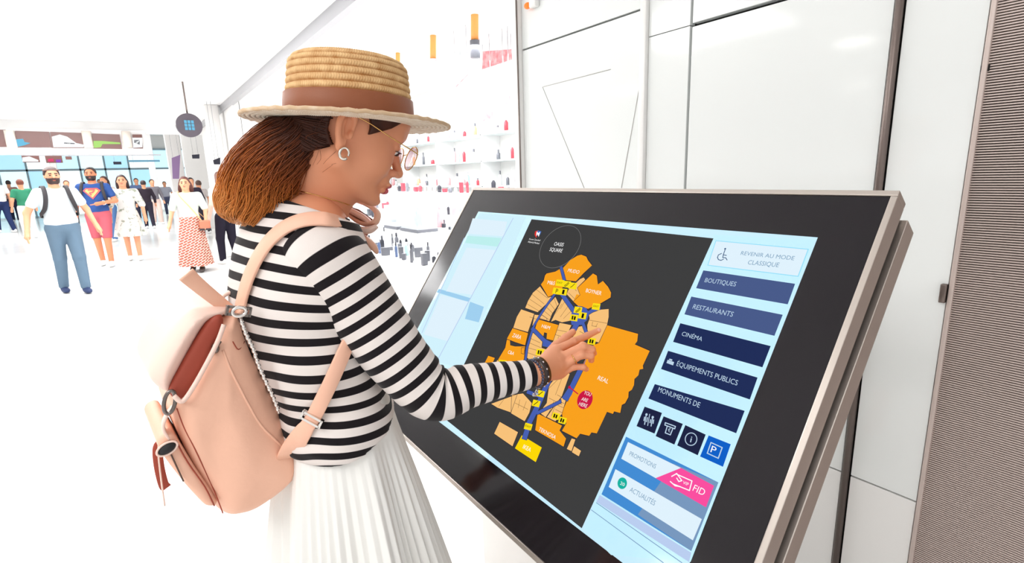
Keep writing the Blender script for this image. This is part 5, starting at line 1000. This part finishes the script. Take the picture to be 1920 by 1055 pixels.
    if longhair: s.cone((-.04, .05, 1.62), (-.03, .09, 1.62-longhair), .06, .045, .04); s.cone((-.04, -.05, 1.62), (-.03, -.09, 1.62-longhair), .06, .045, .04); s.cone((-.06, 0, 1.62), (-.06, 0, 1.60-longhair), .06, .06, .04)
    s.cut(lambda x, y, z: np.where(z > 1.725, x-.09+0*y, np.maximum(x-(.01+(z-1.64)*.5), (1.60-z) if not longhair else -9+0*z)+0*y)); V, F = s.mesh(); ho = obj('hair', (T(V), F), mat('hair_%d_%d_%d' % hair, hair, .5), t)
    if beard:
        s = Solid((-.15, -.15, 1.45), (.2, .15, 1.7), h*.6); s.ell((.02, 0, 1.60), (.088, .074, .085), None, 0); s.cut(lambda x, y, z: np.maximum(np.maximum(z-1.615-.25*np.maximum(.05-x, 0)*2, -x), .012-np.sqrt((z-1.585)**2+y*y*.35)+np.where(x > .05, 0, -1))+0*x); V, F = s.mesh(); obj('beard', (T(V), F), mat('hair_%d_%d_%d' % hair, hair, .7), t)
    if h < .011:
        for sg in (1, -1): obj('eye', (T(ball((.086, sg*.032, 1.652), (.010, .014, .007), 10, 6)[0]), ball((0, 0, 0), 1, 10, 6)[1]), M['black'], t); obj('eyebrow', (T(tube([(.092, sg*.016, 1.678), (.084, sg*.05, 1.676)], .006, 6)[0]), tube([(0, 0, 0), (1, 0, 0)], .1, 6)[1]), mat('hair_%d_%d_%d' % hair, hair, .5), t)
        obj('mouth', (T(ball((.088, 0, 1.588), (.008, .024, .007), 10, 6)[0]), ball((0, 0, 0), 1, 10, 6)[1]), mat('mouth', (190, 100, 95), .5), t)
    return t, T, Fx, Lx, P0, k
def pattern_mat(name, c0, c1, sc, kind='chevron'):
    m = mat(name, c0, .8); nt = m.node_tree; b = nt.nodes['Principled BSDF']; tc = nt.nodes.new('ShaderNodeTexCoord'); mp = nt.nodes.new('ShaderNodeMapping'); mp.inputs['Scale'].default_value = (sc, sc, sc); nt.links.new(tc.outputs['Object'], mp.inputs[0])
    if kind == 'chevron':
        w = nt.nodes.new('ShaderNodeTexBrick'); w.inputs['Color1'].default_value = (*s2l(c0), 1); w.inputs['Color2'].default_value = (*s2l(c0), 1); w.inputs['Mortar'].default_value = (*s2l(c1), 1); w.inputs['Scale'].default_value = 1; w.inputs['Mortar Size'].default_value = .05; w.inputs['Brick Width'].default_value = .9; w.inputs['Row Height'].default_value = .42; mp.inputs['Rotation'].default_value = (1.57, 0, .5); nt.links.new(mp.outputs[0], w.inputs[0]); nt.links.new(w.outputs['Color'], b.inputs['Base Color'])
    else:
        w = nt.nodes.new('ShaderNodeTexNoise'); w.inputs['Scale'].default_value = 1; r = nt.nodes.new('ShaderNodeValToRGB'); r.color_ramp.elements[0].position = .56; r.color_ramp.elements[1].position = .66; r.color_ramp.elements[0].color = (*s2l(c0), 1); r.color_ramp.elements[1].color = (*s2l(c1), 1); nt.links.new(mp.outputs[0], w.inputs[0]); nt.links.new(w.outputs['Fac'], r.inputs[0]); nt.links.new(r.outputs[0], b.inputs['Base Color'])
    return m
# man in white T-shirt and jeans
f1 = figure((143, 548), 314, 'bearded man in white T-shirt, blue jeans and dark trainers walking toward us', face=190, h=.009, wide=1.12, beard=True, top_c=(212, 220, 225), leg_c=(96, 118, 138), shoe=(30, 48, 92), stride=.17, hair=(56, 34, 32),
    arms={1: [(-.03, .31, 1.17), (.10, .36, .94)], -1: [(-.05, -.33, 1.16), (.05, -.38, .92)]}, lean=82)
t, T, Fx, Lx, P0, k = f1
tb = empty('backpack', P0+A(0, 0, 1.1)-Fx*.2, 'dark backpack worn by the bearded man in the white T-shirt', 'backpack')
for sg in (1, -1): V, F = ribbon(catmull([(-.10, sg*.13, 1.47), (.0, sg*.125, 1.51), (.085, sg*.125, 1.44), (.135, sg*.14, 1.32), (.12, sg*.17, 1.2), (0, sg*.205, 1.12), (-.11, sg*.15, 1.1)], 5), catmull([(-.4, 0, 1), (0, 0, 1), (1, 0, .8), (1, 0, .1), (1, sg*.5, 0), (0, sg, 0), (-1, sg*.2, 0)], 5), .05, .014); obj('shoulder_strap', (T(V), F), mat('bag_black', (44, 40, 44), .7), tb)
s = Solid((-.4, -.25, .95), (-.05, .25, 1.6), .012); s.rbox((-.22, 0, 1.27), (.08, .15, .22), None, .05, 0); V, F = s.mesh(); obj('bag_body', (T(V), F), mat('bag_black', (44, 40, 44), .7), tb)
obj('headband', (T(tube([(.02+.098*math.cos(a_), .086*math.sin(a_), 1.722) for a_ in np.linspace(-2.2, 2.2, 20)], .007, 6)[0]), tube([(i, 0, 0) for i in range(20)], .1, 6)[1]), mat('headband_brown', (110, 76, 66), .6), t)
# man in blue printed T-shirt and red shorts
f2 = figure((203, 498), 314, 'bearded man in blue T-shirt with red and yellow shield print and red shorts', face=168, h=.009, beard=True, top_c=(48, 78, 138), leg_c=(182, 88, 100), lower='shorts', stride=.14, hair=(36, 26, 26), skin=(208, 128, 92), wide=1.05, lean=158,
    arms={1: [(.02, .29, 1.17), (.17, .12, 1.14)], -1: [(-.04, -.28, 1.16), (.08, -.3, .93)]})
t, T, Fx, Lx, P0, k = f2
def chest(poly, x, th): return extrude(T(np.array([(x-abs(y_)*.22, y_, z_) for y_, z_ in poly])), Fx*th)
em = obj('chest_print', chest([(-.125, 1.36), (-.08, 1.405), (.08, 1.405), (.125, 1.36), (0, 1.21)], .142, .012), mat('print_red', (222, 88, 92), .7), t, smooth=False)
obj('print_field', chest([(-.095, 1.357), (-.068, 1.385), (.068, 1.385), (.095, 1.357), (0, 1.24)], .150, .008), mat('print_yellow', (238, 176, 110), .7), em, smooth=False)
obj('print_curve', merge(*[chest(q, .158, .006) for q in ([(.05, 1.37), (.05, 1.385), (-.045, 1.38), (-.05, 1.36)], [(.055, 1.37), (.035, 1.37), (.0, 1.33), (.02, 1.325)], [(.03, 1.34), (.02, 1.32), (-.04, 1.315), (-.03, 1.335)], [(-.02, 1.325), (-.045, 1.32), (-.02, 1.275), (.0, 1.285)])]), mat('print_red', (222, 88, 92), .7), em, smooth=False)
tb = empty('backpack', P0+A(0, 0, 1.1)-Fx*.2, 'black backpack on the man in the blue printed T-shirt', 'backpack')
for sg in (1, -1): V, F = ribbon(catmull([(-.10, sg*.13, 1.47), (.0, sg*.135, 1.51), (.085, sg*.145, 1.44), (.13, sg*.16, 1.32), (.11, sg*.18, 1.2), (0, sg*.2, 1.12), (-.11, sg*.15, 1.1)], 5), catmull([(-.4, 0, 1), (0, 0, 1), (1, 0, .8), (1, 0, .1), (1, sg*.5, 0), (0, sg, 0), (-1, sg*.2, 0)], 5), .045, .014); obj('shoulder_strap', (T(V), F), mat('bag_black', (44, 40, 44), .7), tb)
s = Solid((-.4, -.25, .95), (-.05, .25, 1.6), .014); s.rbox((-.2, 0, 1.27), (.07, .14, .2), None, .05, 0); V, F = s.mesh(); obj('bag_body', (T(V), F), mat('bag_black', (44, 40, 44), .7), tb)
wr = A(.15, .14, 1.142); obj('wristwatch', (T(tube([wr+A(.0, .034*math.cos(a_), .034*math.sin(a_)) for a_ in np.linspace(0, 6.28, 16)], .008, 6)[0]), tube([(i, 0, 0) for i in range(16)], .1, 6)[1]), SV2, t)
# woman in white flowered dress
figure((255, 487), 328, 'woman with long dark hair in a short white flowered dress and white trainers', face=176, h=.010, top_c=(216, 216, 210), leg_c=(216, 216, 210), lower='dress', longhair=.30, hair=(50, 30, 34), wide=.92, tex=pattern_mat('white_flower_cloth', (218, 218, 213), (150, 156, 140), 13, 'n'), stride=.08, sleeve=.8, shoe=(246, 246, 246), lean=240)
# woman in patterned long skirt
f4 = figure((372, 508), 332, 'woman in pale T-shirt and long rust chevron skirt walking with a tan shoulder bag', face=172, h=.010, top_c=(204, 211, 204), lower='long_skirt', longhair=.12, hair=(92, 50, 44), wide=.95, tex=pattern_mat('rust_chevron_cloth', (164, 84, 68), (240, 216, 200), 12), stride=.12, sleeve=.7, shoe=(60, 50, 48), lean=342,
    arms={1: [(.0, .27, 1.17), (.08, .26, .95)], -1: [(-.06, -.27, 1.17), (.0, -.33, .94)]})
t, T, Fx, Lx, P0, k = f4
hb_ = empty('shoulder_bag', P0+Lx*.22+A(0, 0, .8), 'small tan and black shoulder bag carried by the woman in the chevron skirt', 'bag')
s = Solid((-.05, .1, .7), (.3, .4, 1.05), .008); s.rbox((.13, .24, .88), (.05, .09, .085), None, .03, 0); V, F = s.mesh(); obj('bag_body', (T(V), F), mat('bag_tan', (196, 110, 84), .6), hb_)
V, F = box(.08, .185, .15, .33, .78, .815, bev=.01); obj('bag_base', (T(V), F), mat('bag_black', (44, 40, 44), .7), hb_)
V, F = ribbon(catmull([(.13, .2, .95), (.14, .13, 1.08), (.145, .03, 1.24), (.13, -.08, 1.40), (.04, -.13, 1.50), (-.08, -.1, 1.46), (-.14, .05, 1.2), (-.02, .23, 1.0), (.10, .27, .95)], 5), catmull([(1, 0, 0), (1, 0, 0), (1, 0, 0), (1, 0, .3), (0, 0, 1), (-1, 0, .3), (-1, 0, 0), (0, 1, 0), (0, 1, 0)], 5), .022, .006); obj('bag_strap', (T(V), F), mat('strap_straw', (220, 178, 130), .6), hb_)
# person half hidden behind the ponytail
figure((434, 494), 322, 'person in white top and black trousers half hidden behind the ponytail', face=40, h=.012, top_c=(222, 212, 210), leg_c=(34, 30, 44), shoe=(230, 226, 224), hair=(110, 72, 60), skin=(240, 186, 170), longhair=.08, stride=.1, sleeve=.2, wide=.9)
# the crowd further back
N = dict(h=.016, hands=False)
for a in (dict(px=(14, 436), top=330, lab='person in white shirt and navy trousers walking away at the left edge', face=30, top_c=(220, 214, 212), leg_c=(36, 48, 88), hair=(60, 40, 36), stride=.2),
    dict(px=(60, 446), top=336, lab='person in green and white top with pale trousers left of the bearded man', face=20, top_c=(60, 140, 108), leg_c=(226, 226, 228), hair=(120, 60, 44), stride=.1),
    dict(px=(216, 452), top=330, lab='woman in white blouse and blue jeans just behind the man in red shorts', face=150, top_c=(222, 210, 204), leg_c=(84, 120, 170), hair=(70, 44, 40), longhair=.15, stride=.12, sleeve=2),
    dict(px=(283, 428), top=338, lab='person in black coat behind the woman in the white dress', face=10, top_c=(52, 44, 54), leg_c=(50, 46, 60), hair=(50, 34, 34), stride=.12, sleeve=2),
    dict(px=(298, 420), top=336, lab='person in grey jacket at the right end of the far crowd', face=200, top_c=(120, 116, 124), leg_c=(226, 200, 190), hair=(60, 50, 50), stride=.1, sleeve=2),
    dict(px=(268, 412), top=334, lab='person in blue grey top seen just above the white dress shoulder', face=180, top_c=(96, 116, 156), leg_c=(60, 60, 80), hair=(50, 40, 44), stride=.08),
    dict(px=(142, 430), top=338, lab='brown haired person between the two bearded men', face=180, top_c=(176, 120, 100), leg_c=(60, 60, 70), hair=(120, 76, 60), stride=.08),
    dict(px=(374, 446), top=333, lab='dark haired man in black top beyond the chevron skirt woman', face=200, top_c=(52, 46, 62), leg_c=(50, 48, 60), hair=(40, 30, 30), stride=.1, sleeve=2),
    dict(px=(386, 438), top=338, lab='person in pale top and black bag at the far shop corner', face=30, top_c=(216, 206, 204), leg_c=(44, 40, 44), hair=(90, 64, 56), stride=.1),
    dict(px=(74, 404), top=334, lab='tiny person in red top far back left of the bearded man', face=180, top_c=(216, 84, 80), leg_c=(60, 60, 70), hair=(60, 40, 40), stride=.1),
    dict(px=(198, 404), top=336, lab='tiny person in peach top far back between man in blue and woman in white', face=180, top_c=(226, 170, 150), leg_c=(70, 80, 110), hair=(60, 44, 44), stride=.1),
    dict(px=(32, 416), top=338, lab='tiny person in brown top beside the person walking away at the left', face=0, top_c=(176, 130, 120), leg_c=(40, 44, 70), hair=(60, 40, 40), stride=.1),
    dict(px=(318, 404), top=340, lab='tiny grey clad person by the purple banner', face=180, top_c=(170, 172, 186), leg_c=(80, 84, 110), hair=(60, 50, 50), stride=.1)):
    figure(**a, **N)
